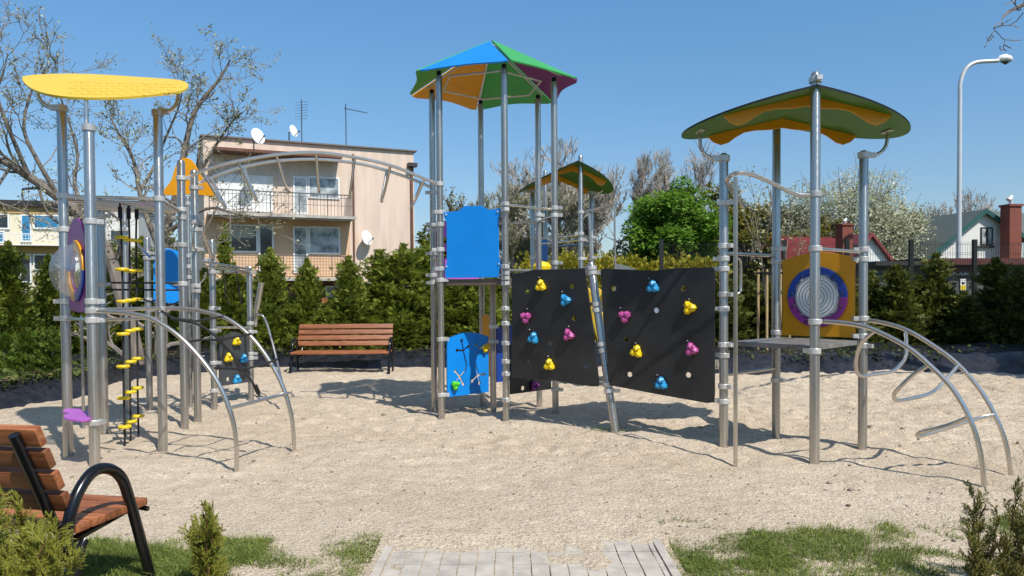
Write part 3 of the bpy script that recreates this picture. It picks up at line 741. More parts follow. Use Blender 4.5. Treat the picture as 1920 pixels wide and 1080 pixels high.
# ropes across the back and small climbing board
for y0, y1 in ((530, 531), (543, 544)):
    tubepart('guard_rope', [at(196, y0, zD), at(347, y1, zE)], .011, T3, ROPE, smooth=False)
tubepart('guard_rope', [at(262, 558, 9.5), at(281, 565, 9.7), at(300, 562, 9.6), at(318, 572, 9.4), at(347, 560, 9.0)], .011, T3, ROPE)
pl = Plane(at(402, 700, 10.4), at(471, 700, 11.0)); sb = [pl.px(x, y) for x, y in ((411, 724), (467, 716), (468, 625), (455, 628), (440, 622), (412, 632))]
sbo = panel('climbing_board', pl, sb, .02, mat('grey_board', (.05, .055, .06), .45), T3, holes=[circ(*pl.px(427, 711), .035, 12)])
q = Matrix((pl.u, Vector((0,0,1)), pl.n)).transposed()
for x, y, mm in ((441, 640, HY), (426, 671, HY), (455, 673, HB), (442, 712, HB)): hold(sbo, pl.at(x, y, .012), q, mm, 1.1, pi/2)
zz = 10.4
for y0, y1, za, zb in ((490, 505, 9.25, 11), (498, 510, 9.25, 11), (510, 511, 10.4, 11), (614, 614, 10.4, 11)):
    tubepart('rail', [at(375 if za < 10 else 402, y0, za), at(471, y1, zb)], .016, T3, smooth=False)
tubepart('slanted_tube', [at(376, 425, 9.3), at(400, 488, 10.4)], .024, T3, smooth=False)
tubepart('thick_slanted_post', [at(490, 530, 11.0), at(481, 580, 11.0)], .04, T3, smooth=False)
tubepart('slanted_post', [at(481, 580, 11.0), at(478, 612, 11.0)], .03, T3, smooth=False)
tubepart('curved_pole', [at(479, 592, 11.0), at(490, 591, 10.9), at(499, 603, 10.8), at(510, 640, 10.6), at(520, 680, 10.4), at(530, 722, 10.1), at(532, 735, 10)], .016, T3)
tubepart('hook_ring', [at(464+6*math.cos(a), 506-6*math.sin(a), 11) for a in (0, .8, 1.57, 2.3, 3.14)], .012, T3)
tubepart('hanging_rope', [at(418, 500, 10.5), at(424, 560, 10.6), at(430, 570, 10.6)], .010, T3, ROPE, smooth=False)
tubepart('hanging_rope', [at(443, 505, 10.7), at(452, 570, 10.8)], .010, T3, ROPE, smooth=False)
tubepart('hand_loop', [at(368, 418, 9.2), at(362, 425, 9.1), at(362, 460, 9.1), at(369, 468, 9.2)], .012, T3)
tubepart('hand_loop', [at(386, 510, 9.3), at(384, 520, 9.3), at(378, 528, 9.3), at(372, 532, 9.3)], .012, T3)
for a, b_ in (((200, 395), (235, 420)), ((255, 455), (281, 482))):
    tubepart('brace', [at(*a, 9.0), at(*b_, 9.8)], .016, T3, smooth=False)
# arched net climber
g1 = G(444, 886); g2 = G(552, 850)
p1 = Plane(A, g1); p2 = Plane(Cp, g2)
a1 = [(180, 583), (215, 585), (250, 589), (290, 600), (340, 634), (385, 683), (415, 730), (435, 783), (443, 830), (444, 886)]
a2 = [(306, 578), (345, 579), (385, 585), (430, 600), (475, 636), (512, 688), (535, 738), (548, 790), (552, 850)]
A1 = [p1.at(*p) for p in a1]; A2 = [p2.at(*p) for p in a2]
ar = tubepart('arch_rail', A1+[A1[-1]-Vector((0,0,.4))], .0215, T3); ar2 = tubepart('arch_rail', A2+[A2[-1]-Vector((0,0,.4))], .0215, T3)
tubepart('rail', [at(185, 581, zA+.05), at(306, 578, zC)], .019, T3, smooth=False)
tubepart('rail', [at(185, 600, zA+.1), at(306, 596, zC)], .014, T3, smooth=False)
tubepart('rung', [p1.at(433, 765), p2.at(540, 737)], .0175, T3, smooth=False)
Rr = [(487, 742, 7.1), (470, 712, 7.08), (454, 692, 7.06), (434, 662, 7.04), (412, 637, 7.02), (385, 616, 7.0), (356, 602, 7.0), (325, 596, 7.0), (303, 583, 7.1)]
rp = tubepart('net_rope', [at(*p) for p in Rr], .012, T3, ROPE)
tubepart('net_rope', [p1.at(322, 597), at(356, 603, 7.0), at(385, 599, 7.3), p2.at(420, 593)], .011, T3, ROPE)
tubepart('net_rope', [p1.at(348, 642), at(380, 637, 7.0), at(412, 637, 7.02), at(440, 632, 7.2), p2.at(470, 626)], .011, T3, ROPE)
tubepart('net_rope', [p1.at(403, 690), at(430, 691, 6.9), at(454, 692, 7.06), at(490, 684, 7.2), p2.at(520, 674)], .011, T3, ROPE)
for x, y, z in ((356, 602, 7.0), (412, 637, 7.02), (454, 692, 7.06)):
    s = MB(); s.lathe([(.01, -.022), (.028, -.012), (.028, .012), (.01, .022)], at(x, y, z), 12); obj('net_knot', s, ROPE, rp, True)
s = MB(); s.cyl(at(478, 722, 7.09), at(485, 738, 7.1), .022, 10); obj('rope_ferrule', s, BOLT, rp, True)

# ---- overhead ladder -----------------------------------------------------------
OL = thing('overhead_ladder', (Ep.x, Ep.y, 0), 'arched steel overhead ladder with hanging hand loops bridging the left and middle towers', 'monkey bars')
pr1 = Plane(Ep, HX[0]); pr2 = Plane(E2, HX[5])
r1 = [(352,334),(379,321),(412,310),(446,302),(518,290),(593,286),(665,295),(732,310),(796,335),(826,347)]
r2 = [(372,344),(396,333),(425,322),(457,313),(518,302),(593,299),(668,306),(729,321),(790,343),(814,356)]
R1 = [pr1.at(*p) for p in r1]; R2_ = [pr2.at(*p) for p in r2]
tubepart('side_rail', R1, .021, OL); tubepart('side_rail', R2_, .021, OL)
S1 = smoothpath(R1, 8); S2 = smoothpath(R2_, 8)
lo = [((379,321),(396,333),(421,390)), ((446,302),(457,313),(479,375)), ((518,290),(522,302),(539,362)), ((593,286),(594,299),(598,360)), ((665,295),(664,306),(656,370)), ((732,310),(725,320),(716,378)), ((796,335),(790,343),(771,393))]
for a, b_, c in lo:
    PA = pr1.at(*a); PB = pr2.at(*b_); PC = at(c[0], c[1], (PA.y+PB.y)/2)
    e1 = PC+(PA-PB)*.13; e2 = PC-(PA-PB)*.13
    tubepart('hand_loop', [PA, PA.lerp(e1, .6), e1+Vector((0,0,.03)), PC-Vector((0,0,.0)), e2+Vector((0,0,.03)), PB.lerp(e2, .6), PB], .0165, OL, k=4)

# ---- far tower -----------------------------------------------------------------
T4 = thing('play_tower', (at(1090, 600, 13.2).x, 13.2, 0), 'distant play tower with green gabled canopy seen behind the black climbing wall', 'play tower')
fp = dict(F=(1090, 676, 12.8, 294), L=(1000, 676, 13.9, 358), R=(1110, 676, 13.8, 364), B=(1024, 672, 14.9, 322))
PP = {}
for k, (x, y, z, yt) in fp.items():
    post(T4, x, y+14, z, yt, .0425, [(445, (1,0)), (483, (1,0))] if k != 'F' else [(398, (1,0)), (438, (-1,0)), (450, (1,0)), (485, (1,0))], ctrl=False); PP[k] = Vector((at(x, y, z).x, z, 0))
rd = PP['F']-PP['B']; cr = PP['R']-PP['L']; cr = Vector((rd.y, -rd.x, 0)); cr = cr if cr.x > 0 else -cr
mc = (PP['F']+PP['B'])/2; hf = at(1090, 301, 12.8).z
cr = Vector((1, .12, 0)); rd = Vector((.12, -1, 0)).lerp(rd.normalized(), .4)
mc = Vector((at(1060, 500, 13.6).x, 13.6, 0))
roof, H = gable(T4, mc, rd, cr, hf-.02, .40, .86, .95)
bracket(T4, PP['L'], (-1, 0), at(1000, 358, 13.9).z, at(1000, 335, 13.9).z+.0); bracket(T4, PP['R'], (1, 0), at(1110, 362, 13.8).z, at(1110, 343, 13.8).z)
for a, b_ in (('F', 'L'), ('F', 'R'), ('R', 'B'), ('L', 'B')):
    for y in (440, 450):
        rail(T4, PP[a], PP[b_], at(1090, y, 12.8).z, .018)
tubepart('slide_frame', [at(1092, 398, 12.8), at(1152, 381, 12.5), at(1153, 470, 12.5), at(1153, 690, 12.5)], .018, T4, smooth=False)
tubepart('slide_frame', [at(1108, 400, 13.8), at(1152, 383, 12.5)], .014, T4, smooth=False)
dk = MB(); dk.box((mc.x, 13.8, 1.95), (1.1, 1.6, .06)); obj('deck', dk, DECK, T4)
pl = Plane(at(1012, 500, 13.9), at(1030, 500, 14.9)); panel('side_panel', pl, [pl.px(x, y) for x, y in ((1014, 520), (1026, 520), (1026, 452), (1020, 446), (1014, 452))], .02, BLUE, T4, label='narrow blue panel')
s = MB(); s.lathe([(.16, 0), (.17, .06), (.12, .13), (.004, .16)], at(1016, 506, 13.2), 16); obj('top_knob', s, HY, T4, True)
tubepart('back_arch', [at(1045, 420, 14.4), at(1045, 350, 14.4), at(1052, 340, 14.4), at(1068, 337, 14.3)], .02, T4)
pl = Plane(at(1098, 500, 12.4), at(1150, 500, 12.2)); panel('slide_side', pl, [pl.px(x, y) for x, y in ((1096, 540), (1104, 540), (1150, 625), (1144, 660), (1122, 640))], .05, YELLOW, T4, label='yellow slide side')
pl = Plane(at(1098, 500, 13.2), at(1150, 500, 13.2)); panel('slide_side', pl, [pl.px(x, y) for x, y in ((1122, 540), (1130, 545), (1148, 700), (1140, 700))], .05, YELLOW, T4)
for x in (1320, 1240):
    tubepart('slide_foot', [at(x, 740, 12.2), at(x, 768 if x == 1320 else 754, 12.2)], .04, T4, LAMPP, smooth=False)
sl_ = MB(); d0 = at(1150, 500, 12.8); d1 = at(1320, 742, 12.2)
pth = smoothpath([Vector((d0.x, d0.y, 1.95)), Vector((d0.x+.5, d0.y-.1, 1.7)), Vector((d1.x-.6, d1.y+.1, .6)), Vector((d1.x, d1.y, .38)), Vector((d1.x+.15, d1.y, .36))], 6)
for i in range(len(pth)-1):
    a, b_ = pth[i], pth[i+1]; d = (b_-a); mid = (a+b_)/2; rot = d.to_track_quat('X', 'Z').to_matrix(); sl_.box(mid, (d.length*1.03, .5, .03), rot)
    sl_.box(mid+rot @ Vector((0, .24, .07)), (d.length*1.03, .03, .14), rot); sl_.box(mid+rot @ Vector((0, -.24, .07)), (d.length*1.03, .03, .14), rot)
obj('slide_chute', sl_, STEEL2, T4)

# ============================================================ BENCHES
def bench(label, near):
    t = thing('park_bench', (0, 0, 0), label, 'bench')
    L = 1.95; tilt = math.radians(24)
    for k in range(5):     # seat slats run along x
        s = MB(); y = -.22+k*.107; s.box((0, y, .445-.0008*k), (L, .095, .042)); bev(s, 'seat_slat', t, .006)
    for k in range(4):
        z = .60+k*.115; y = -.27-(z-.5)*math.tan(tilt); s = MB(); s.box((0, y, z), (L, .042, .098), Matrix.Rotation(tilt, 3, 'X')); bev(s, 'back_slat', t, .006)
    for sx in (-1, 1):
        x = sx*(L/2+.005)
        p = [(x, .30, -.12), (x, .20, .20), (x, .10, .50), (x, .04, .63), (x, -.06, .70), (x, -.17, .70), (x, -.27, .61), (x, -.325, .48), (x, -.34, .34), (x, -.33, .30)]
        m = MB(); m.tube(smoothpath(p, 6), .029, 14); obj('armrest', m, BLACKM, t, True)
        m = MB(); m.tube([(x, -.36, -.02), (x, -.24, .36), (x, -.22, .38)], .021, 12); obj('rear_leg', m, BLACKM, t, True)
        x2 = sx*(L/2-.09)
        m = MB(); m.tube([(x2, .27, .41), (x2, -.24, .36)], .02, 10); m.tube([(x2, .25, .41), (x, .25, .40)], .015, 8); obj('seat_support', m, BLACKM, t, True)
        z1 = .96; m = MB(); m.tube([(x2, -.225, .36), (x2, -.27-.045-(.47-.5)*math.tan(tilt), .47), (x2, -.27-.052-(z1-.5)*math.tan(tilt)*1.0, z1)], .025, 12); obj('back_support', m, BLACKM, t, True)
    return t
def bev(s, name, t, w):
    o = obj(name, s, BENCHW, t); bm = bmesh.new(); bm.from_mesh(o.data)
    bmesh.ops.bevel(bm, geom=bm.edges[:], offset=w, segments=2, affect='EDGES', profile=.6); bmesh.ops.recalc_face_normals(bm, faces=bm.faces[:])
    bm.to_mesh(o.data); bm.free(); finish(o.data, True, 40); return o
bn = bench('brown slatted bench with black loop armrest in the left foreground, seen from behind', True)
bn.location = (-3.06, 4.07, 0); bn.rotation_euler = (0, 0, -math.radians(11))
bf = copy_tree(bn, (at(641, 660, 15.0).x, 15.0, -.03), pi+math.radians(1), label='brown slatted bench facing the camera in front of the conifer hedge')
bn['group'] = bf['group'] = 'wooden park benches'

# ============================================================ VEGETATION GENERATORS
def frames(D):
    D = D/np.linalg.norm(D, axis=1, keepdims=True); up = np.where(np.abs(D[:, 2:3]) < .9, [[0, 0, 1.]], [[1., 0, 0]])
    Sv = np.cross(D, up); Sv /= np.linalg.norm(Sv, axis=1, keepdims=True); return D, Sv, np.cross(Sv, D)
def blades(P, D, Sd, l, w):
    """kite shaped blades: base P, direction D, side Sd"""
    a = P; b = P + D*(l*.45)[:, None] + Sd*w[:, None]; c = P + D*l[:, None]; d = P + D*(l*.45)[:, None] - Sd*w[:, None]
    V = np.stack([a, b, c, d], 1).reshape(-1, 3); return V
def fanfoliage(P, D, l, sprigs=7, w=.16, rs=RS):
    """flat sprays, as of thuja: a main blade and side blades in one plane"""
    D, Sv, N = frames(D); ang = rs.uniform(0, 2*pi, len(P))[:, None]
    Sd = Sv*np.cos(ang)+N*np.sin(ang); out = []
    for k in range(sprigs):
        t = k/(sprigs-1) if sprigs > 1 else 0; sgn = -1 if k % 2 else 1
        if k == sprigs-1: p = P + D*(l*.35)[:, None]; d = D; ll = l*.65
        else:
            p = P + D*(l*(.08+.6*t))[:, None]; a = math.radians(48-14*t); d = D*math.cos(a)+Sd*(math.sin(a)*sgn); ll = l*(.55-.25*t)
        sp = np.cross(d, np.cross(D, Sd)); sp /= np.linalg.norm(sp, axis=1, keepdims=True)+1e-9
        out.append(blades(p, d, sp, ll*rs.uniform(.8, 1.2, len(P)), ll*w))
    return np.concatenate(out)
def quads(V): return np.arange(len(V)).reshape(-1, 4)
def thuja_mesh(h, r, n, l, seed, pointed=1.0, shape='cone'):
    """foliage carried on separate ascending boughs, so that the outline is ragged and dark gaps stay between them"""
    rs = np.random.RandomState(seed); nb = max(24, n//26); k = n//nb
    zb = rs.uniform(0, 1, nb)**1.1; a = rs.uniform(0, 2*pi, nb)
    prof = (.03+.97*(1-zb)**(1.15*pointed))*(.62+.38*np.minimum(1, zb*6+.3)) if shape == 'cone' else np.sqrt(np.maximum(0, 1-(2*zb-.9)**2*.9))
    Lb = r*prof*rs.uniform(.55, 1.25, nb); el = rs.uniform(.35, .95, nb) if shape == 'cone' else rs.uniform(.0, .6, nb)
    bi = np.repeat(np.arange(nb), k); t = rs.uniform(.25, 1, len(bi))**.7; m = len(bi)
    rad = Lb[bi]*t; z = zb[bi]*h*.90 + rad*el[bi]*(.35+.45*t); z = np.minimum(z, h*1.0)+.04
    wd = (.10+.20*t*(1-.5*t))*r
    aa = a[bi]; P = np.stack([rad*np.cos(aa), rad*np.sin(aa), z], 1)+rs.normal(0, 1, (m, 3))*wd[:, None]*np.array([.8, .8, .45])
    D = np.stack([np.cos(aa)*.9, np.sin(aa)*.9, .35+el[bi]*.8], 1)+rs.normal(0, .38, (m, 3))
    L = l*rs.uniform(.6, 1.4, m)*(1-.3*zb[bi])
    V = fanfoliage(P, D, L, 6, .20, rs)
    q = 260 if shape == 'cone' else 0      # leader shoot at the top
    if q:
        zz = rs.uniform(.78, 1.0, q)*h; Pl = np.stack([rs.normal(0, .05, q)*(1.15-zz/h)*4*r, rs.normal(0, .05, q)*(1.15-zz/h)*4*r, zz], 1); Dl = rs.normal(0, .4, (q, 3))+np.array([0, 0, 1.1]); V = np.concatenate([V, fanfoliage(Pl, Dl, l*rs.uniform(.4, .8, q), 6, .2, rs)])
    return V
def thuja(name, label, h, r, n, l, seed, m, group, pointed=1.0, cat='conifer', shape='cone'):
    t = thing(name, (0, 0, 0), label, cat, group)
    V = thuja_mesh(h, r, n, l, seed, pointed, shape); npobj('foliage', V, quads(V), m, t)
    s = MB(); s.tube([(0, 0, -.1), (0, 0, h*.5), (.01, 0, h*.9)], [.05, .03, .008], 7); obj('trunk', s, BARK, t, True)
    return t

def trees(m, base, d, length, rad, depth, rng, tips, spread=.55, kids=(2, 3), shrink=.74, gnarl=.22, minr=.004, upb=.12, segs=4, sides=None, twigs=None):
    """recursive branching; writes tapered tubes into m and collects the twig ends"""
    p = Vector(base); d = Vector(d).normalized(); pts = [p.copy()]; rs_ = [rad]
    r1 = max(minr, rad*.62)
    for i in range(segs):
        d = (d + Vector((rng.gauss(0, gnarl), rng.gauss(0, gnarl), rng.gauss(0, gnarl)+upb))).normalized()
        p = p + d*(length/segs); pts.append(p.copy()); rs_.append(rad+(r1-rad)*(i+1)/segs)
        if depth > 0 and i >= 1 and rng.random() < (.55 if depth > 1 else .8):
            dd = (d + Vector((rng.gauss(0, spread), rng.gauss(0, spread), rng.gauss(0, spread*.7)))).normalized()
            trees(m, p, dd, length*shrink*rng.uniform(.55, .85), max(minr, rs_[-1]*.6), depth-1, rng, tips, spread, kids, shrink, gnarl, minr, upb, segs, sides)
    m.tube(pts, rs_, (3 if rad < .02 else 5 if rad < .08 else 8), cap=False)
    if depth <= 0:
        tips.extend(pts[1:]); return
    if depth <= 1: tips.append(pts[-1])
    for k in range(rng.randint(*kids)):
        a = Vector((rng.gauss(0, spread), rng.gauss(0, spread), rng.gauss(0, spread*.6)))
        trees(m, p, (d+a).normalized(), length*shrink*rng.uniform(.8, 1.1), r1*rng.uniform(.75, 1), depth-1, rng, tips, spread, kids, shrink, gnarl, minr, upb, segs, sides)
def leaves(P, n_per, jit, size, seed, asp=.5):
    rs = np.random.RandomState(seed); P = np.repeat(np.array([tuple(p) for p in P]), n_per, 0); n = len(P)
    P = P + rs.normal(0, jit, (n, 3)); D = rs.normal(0, 1, (n, 3)); D[:, 2] -= .1
    D, Sv, N = frames(D); s = size*rs.uniform(.6, 1.4, n)
    return blades(P, D, Sv, s, s*asp)

# ------------------------------------------------------------ thujas
def place_row(protos, spots, labels):
    for i, (px, yt, z, sx) in enumerate(spots):
        pr = protos[i % len(protos)]
        X = at(px, 600, z).x; top = at(px, yt, z).z; ht_ = pr['h']
        c = copy_tree(pr, (X, z, 0), random.uniform(0, 6.28), (sx*random.uniform(.9, 1.12), sx*random.uniform(.9, 1.12), top/ht_), labels[i] if i < len(labels) else None)
        USED.append(c)
USED = []
def hide_proto(t):
    for c in list(t.children): bpy.data.objects.remove(c)
    bpy.data.objects.remove(t)
def protos(name, hs, r, n, l, m, group, pointed=1, shape='cone', cat='conifer', k=3):
    out = []
    for i in range(k):
        t = thuja(name, 'x', hs, r, n, l, 31*i+7, m, group, pointed, cat, shape); t['h'] = hs; out.append(t)
    return out
pA = protos('thuja_tree', 2.5, .60, 3600, .155, THUJA, 'thujas of the hedge behind the sand', k=5)
spots = [(-45, 470, 14.5, 1.1), (18, 458, 15.5, 1.05), (92, 482, 16.5, 1.0), (160, 500, 17, 1.1), (215, 460, 17.5, 1.2), (268, 448, 18, 1.25), (325, 452, 18, 1.2),
         (385, 500, 17.5, 1.1), (440, 497, 18, 1.1), (508, 470, 17, 1.15), (577, 487, 17, 1.1), (655, 484, 17, 1.15), (712, 472, 17.5, 1.6), (757, 462, 17.5, 1.7), (800, 456, 18, 1.7), (848, 484, 17.5, 1.5), (893, 500, 17.5, 1.4), (620, 560, 17.3, .95), (545, 560, 17.3, .9), (930, 520, 18.5, 1.1), (975, 530, 18.5, 1.1)]
lab = ['olive green thuja cut off by the left edge of the picture', 'tall thuja at the left edge under the blossoming tree', 'thuja in front of the yellow apartment block windows',
       'thuja right behind the purple bubble window', 'dark thuja behind the yellow step ropes, left one', 'dark thuja behind the yellow step ropes, right one', 'thuja behind the blue rounded panel',
       'thuja just left of the slender column conifer', 'thuja at the foot of the slender column conifer', 'pointed thuja behind the small grey climbing board', 'pointed thuja behind the left end of the far bench',
       'pointed thuja behind the middle of the far bench', 'broad thuja behind the right end of the far bench', 'broad thuja below the wall mounted satellite dish', 'broad thuja left of the hexagonal tower', 'thuja seen through the hexagonal tower below its blue panel, left one', 'thuja seen through the hexagonal tower below its blue panel, right one', 'short thuja filling the gap in the hedge behind the far bench', 'short thuja between the small climbing board and the far bench', 'thuja hidden behind the front post of the hexagonal tower', 'thuja behind the left black climbing board']
place_row(pA, spots, lab)
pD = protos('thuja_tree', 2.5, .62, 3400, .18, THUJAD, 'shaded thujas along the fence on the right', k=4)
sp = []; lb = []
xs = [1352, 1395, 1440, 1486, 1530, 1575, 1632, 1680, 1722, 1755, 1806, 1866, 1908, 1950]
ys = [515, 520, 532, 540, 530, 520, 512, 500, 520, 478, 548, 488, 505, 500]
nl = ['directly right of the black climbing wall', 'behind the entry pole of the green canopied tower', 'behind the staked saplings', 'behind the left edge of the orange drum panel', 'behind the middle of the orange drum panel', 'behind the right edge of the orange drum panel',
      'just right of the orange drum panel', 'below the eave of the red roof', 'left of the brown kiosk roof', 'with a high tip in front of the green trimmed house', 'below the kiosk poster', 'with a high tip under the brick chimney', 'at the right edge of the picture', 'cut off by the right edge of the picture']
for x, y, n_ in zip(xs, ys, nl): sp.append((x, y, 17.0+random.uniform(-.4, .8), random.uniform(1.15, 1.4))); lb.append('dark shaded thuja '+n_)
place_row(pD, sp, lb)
pS = protos('young_thuja', .85, .30, 1100, .10, THUJAS, 'young thujas on the membrane at left', .8, k=2)
place_row(pS, [(8, 628, 12.3, 1), (52, 622, 12.2, 1), (97, 618, 12.2, 1.1), (-30, 640, 11.5, 1.1)],
          ['small bright green thuja nearest the left picture edge', 'small bright green thuja, middle one of the young row', 'small bright green thuja just left of the purple bubble panel post', 'small bright thuja cut off by the left picture edge'])
pC = protos('column_conifer', 4.2, .42, 3600, .15, THUJA, None, .7, k=1)
place_row(pC, [(424, 418, 24, 1.0)], ['slender pointed column conifer before the lower balcony']); USED[-1].name = 'column_conifer'
# hedge behind the climbing wall : forsythia and green shrubs
pF = protos('shrub', 1.9, .95, 3000, .16, FORS, 'yellow flowering shrubs beyond the climbing wall', 1, 'ball', 'shrub', 2)
place_row(pF, [(1060, 470, 21, 1.1), (1130, 478, 21, 1.1), (1185, 476, 21.5, 1.1), (1250, 482, 21, 1.2), (1310, 480, 21, 1.2), (1010, 480, 22, 1.0)],
          ['yellow flowering shrub left of the distant tower slide pole', 'yellow flowering shrub above the gap of the climbing wall', 'yellow flowering shrub below the left side of the round green tree', 'yellow flowering shrub below the middle of the round green tree', 'yellow flowering shrub below the right side of the round green tree', 'yellow flowering shrub behind the distant tower posts'])
for P_ in (pA, pD, pS, pC, pF):
    for t in P_: hide_proto(t)

# ------------------------------------------------------------ trees
def btree(label, px, z, ytop, seed, depth=6, rad=.16, L0=.26, spread=.45, bm=TWIGD, leaf=None, lsize=.1, lper=2, jit=.15, minr=.012, name='bare_tree', cat='tree', group=None, width=None, first=.18, upb=.12, kids=(2, 3), stems=1, asp=.5):
    X = at(px, 600, z).x; Ht = at(px, ytop, z).z
    t = thing(name, (X, z, 0), label, cat, group); rng = random.Random(seed); m = MB(); tips = []
    for s in range(stems):
        trees(m, (X+(s-(stems-1)/2)*.3, z, -.1), (rng.gauss(0, .1)+(s-(stems-1)/2)*.3, rng.gauss(0, .1), 1), Ht*L0, rad, depth, rng, tips, spread, kids, .78, .13, minr, upb)
    zs = np.array([p.z for p in tips]); k = Ht/np.percentile(zs, 99.7)
    xs_ = np.array([p.x-X for p in tips]); kx = k if width is None else (width/2)/np.percentile(np.abs(xs_), 97)
    f = lambda p: Vector((X+(p[0]-X)*kx, z+(p[1]-z)*kx, p[2]*k))
    m.v = [tuple(f(p)) for p in m.v]; tips = [f(p) for p in tips]
    obj('branches', m, bm, t, True)
    if leaf is not None:
        V = leaves(tips, lper, jit, lsize, seed, asp); npobj('crown', V-np.array([X, z, 0]), quads(V), leaf, t)
    return t
def tuftree(label, px, z, ytop, w, n, size, m, seed, name='round_tree', low=.2, clumps=60, cat='tree', bark=BARK):
    """round leafy crown: clumps of leaves on a shell and inside, on limbs"""
    X = at(px, 600, z).x; Ht = at(px, ytop, z).z; rs = np.random.RandomState(seed); rng = random.Random(seed)
    t = thing(name, (X, z, 0), label, cat); cz_ = Ht*(1+low)/2; rz = Ht*(1-low)/2; rw = w/2
    mm = MB(); mm.tube([(X, z, -.1), (X, z, Ht*.3), (X+.05, z, Ht*.6)], [.2, .16, .07], 9)
    C_ = []
    for i in range(clumps):
        d = rs.normal(0, 1, 3); d /= np.linalg.norm(d); rr = rs.uniform(.45, .93)
        c = np.array([d[0]*rw*rr, d[1]*rw*rr, d[2]*rz*rr]); C_.append(c)
        mm.tube([(X, z, Ht*.32), (X+c[0]*.5, z+c[1]*.5, (Ht*.32+cz_+c[2])/2+.1), (X+c[0], z+c[1], cz_+c[2])], [.06, .035, .012], 4, cap=False)
    if name == 'blossom_tree':        # thin shoots standing out of the crown
        for i in range(0, clumps):
            c = C_[i]; e = c*1.0+np.array([rs.normal(0, .1)*w*.3, rs.normal(0, .1)*w*.3, .12*w*rs.uniform(.5, 1.1)])+c*.12
            mm.tube([(X+c[0], z+c[1], cz_+c[2]), (X+e[0], z+e[1], cz_+e[2])], [.02, .008], 3, cap=False)
    obj('trunk', mm, bark, t, True); C_ = np.array(C_); idx = rs.randint(0, clumps, n); cs = rs.uniform(.15, .24, clumps)*w*.62
    d = rs.normal(0, 1, (n, 3)); d /= np.linalg.norm(d, axis=1, keepdims=True)
    P = C_[idx] + d*(cs[idx]*rs.uniform(.55, 1, n))[:, None]*np.array([1, 1, .75])
    P[:, 2] += cz_; D = d + rs.normal(0, .5, (n, 3)); D[:, 2] -= .3
    D, Sv, N = frames(D); s = size*rs.uniform(.6, 1.4, n); V = blades(P, D, Sv, s, s*.42); npobj('crown', V, quads(V), m, t); return t
tuftree('round bright green leafy tree above the climbing wall', 1262, 34, 322, 4.8, 36000, .16, CHEST, 5, low=.10, clumps=150)
tuftree('olive yellow budding tree right of the round green tree', 1352, 42, 345, 4.6, 9000, .20, YLEAF, 6, name='budding_tree')
tuftree('low yellow green tree behind the entry pole of the right tower', 1408, 36, 365, 3.2, 8000, .17, YLEAF, 8, name='budding_tree')
tuftree('dark conifer-like tree right of the peach house wall', 815, 33, 415, 2.6, 5000, .16, THUJAD, 9, name='garden_tree')
btree('large bare tree behind the distant green canopy', 1110, 47, 272, 3, 7, .16, .24, .36, width=7.6, minr=.010, upb=.16)
btree('bare grey tree rising left of the round green tree', 1190, 52, 284, 4, 7, .16, .24, .36, width=6.0, minr=.010, upb=.16)
btree('low bare tree behind the middle tower rails', 1000, 46, 345, 5, 7, .14, .24, .38, width=5.6, minr=.011, leaf=SPARSE, lsize=.07, lper=1, jit=.05)
btree('bare tree top above the round green tree', 1300, 58, 300, 6, 6, .16, .24, .42, width=6, minr=.014)
btree('small leafing tree top above the blue panel of the hexagonal tower', 884, 44, 362, 7, 5, .1, .26, .45, width=2.6, minr=.014, leaf=YLEAF, lsize=.12, lper=1, jit=.05)
tuftree('white blossoming tree behind the right tower', 1592, 45, 318, 8.6, 34000, .13, BLOSS, 12, name='blossom_tree', low=.12, clumps=260)
btree('smaller white blossoming tree left of the red roof', 1470, 46, 385, 13, 6, .14, .22, .5, bm=TWIG, leaf=BLOSS, lsize=.14, lper=2, jit=.1, width=4.2, minr=.013, name='blossom_tree', upb=.08)
btree('greenish blossoming tree beside the green trimmed house', 1705, 47, 392, 14, 6, .12, .22, .5, bm=TWIG, leaf=SPARSE, lsize=.15, lper=3, jit=.12, width=3.8, minr=.012, name='blossom_tree', upb=.06)
btree('bare brownish tree behind the green trimmed house', 1790, 62, 362, 15, 6, .16, .24, .45, width=6.0, minr=.015)
btree('bare tree behind the rails of the hexagonal tower', 960, 56, 390, 16, 6, .14, .24, .45, width=5.5, minr=.014)
btree('white blossoming shrub tree behind the drum panel', 1530, 43, 425, 17, 6, .1, .2, .5, bm=TWIG, leaf=YLEAF, lsize=.13, lper=2, jit=.12, width=5.0, minr=.012, name='blossom_tree', upb=.05)

def woodland_and_added_ring():
    rs = np.random.RandomState(4); n = 60000; x = rs.uniform(-60, 75, n); hh = 4.6+1.5*np.sin(x*.21)+1.1*np.sin(x*.53+1)+.6*np.sin(x*1.3)
    z = rs.uniform(0, 1, n)**.8*hh; P = np.stack([x, 72+rs.uniform(-1.5, 1.5, n)+2*np.sin(x*.4), z], 1); D = rs.normal(0, 1, (n, 3)); D, Sv, N = frames(D); s_ = rs.uniform(.25, .6, n)
    nb = 26000; a = rs.uniform(pi*.95, pi*2.05, nb); rr = rs.uniform(24, 29, nb)+3*np.sin(a*7); hb = 7.5+2*np.sin(a*5)+1.5*np.sin(a*13); zb_ = rs.uniform(0, 1, nb)*hb  # unseen tree ring added behind the camera to darken steel reflections
    P = np.concatenate([P, np.stack([rr*np.cos(a)*1.4, rr*np.sin(a)+2, zb_], 1)]); D = rs.normal(0, 1, (n+nb, 3)); D, Sv, N = frames(D); s_ = np.concatenate([s_, rs.uniform(.35, .8, nb)])
    V = blades(P, D, Sv, s_, s_*.4); o = npobj('woodland_and_added_ring', V, quads(V), leafmat('far_woodland', (.05, .06, .02), (.17, .17, .08), .2)); o['kind'] = 'stuff'; o['label'] = 'low mass of far trees along the horizon, unseen ring added behind the camera'
woodland_and_added_ring()
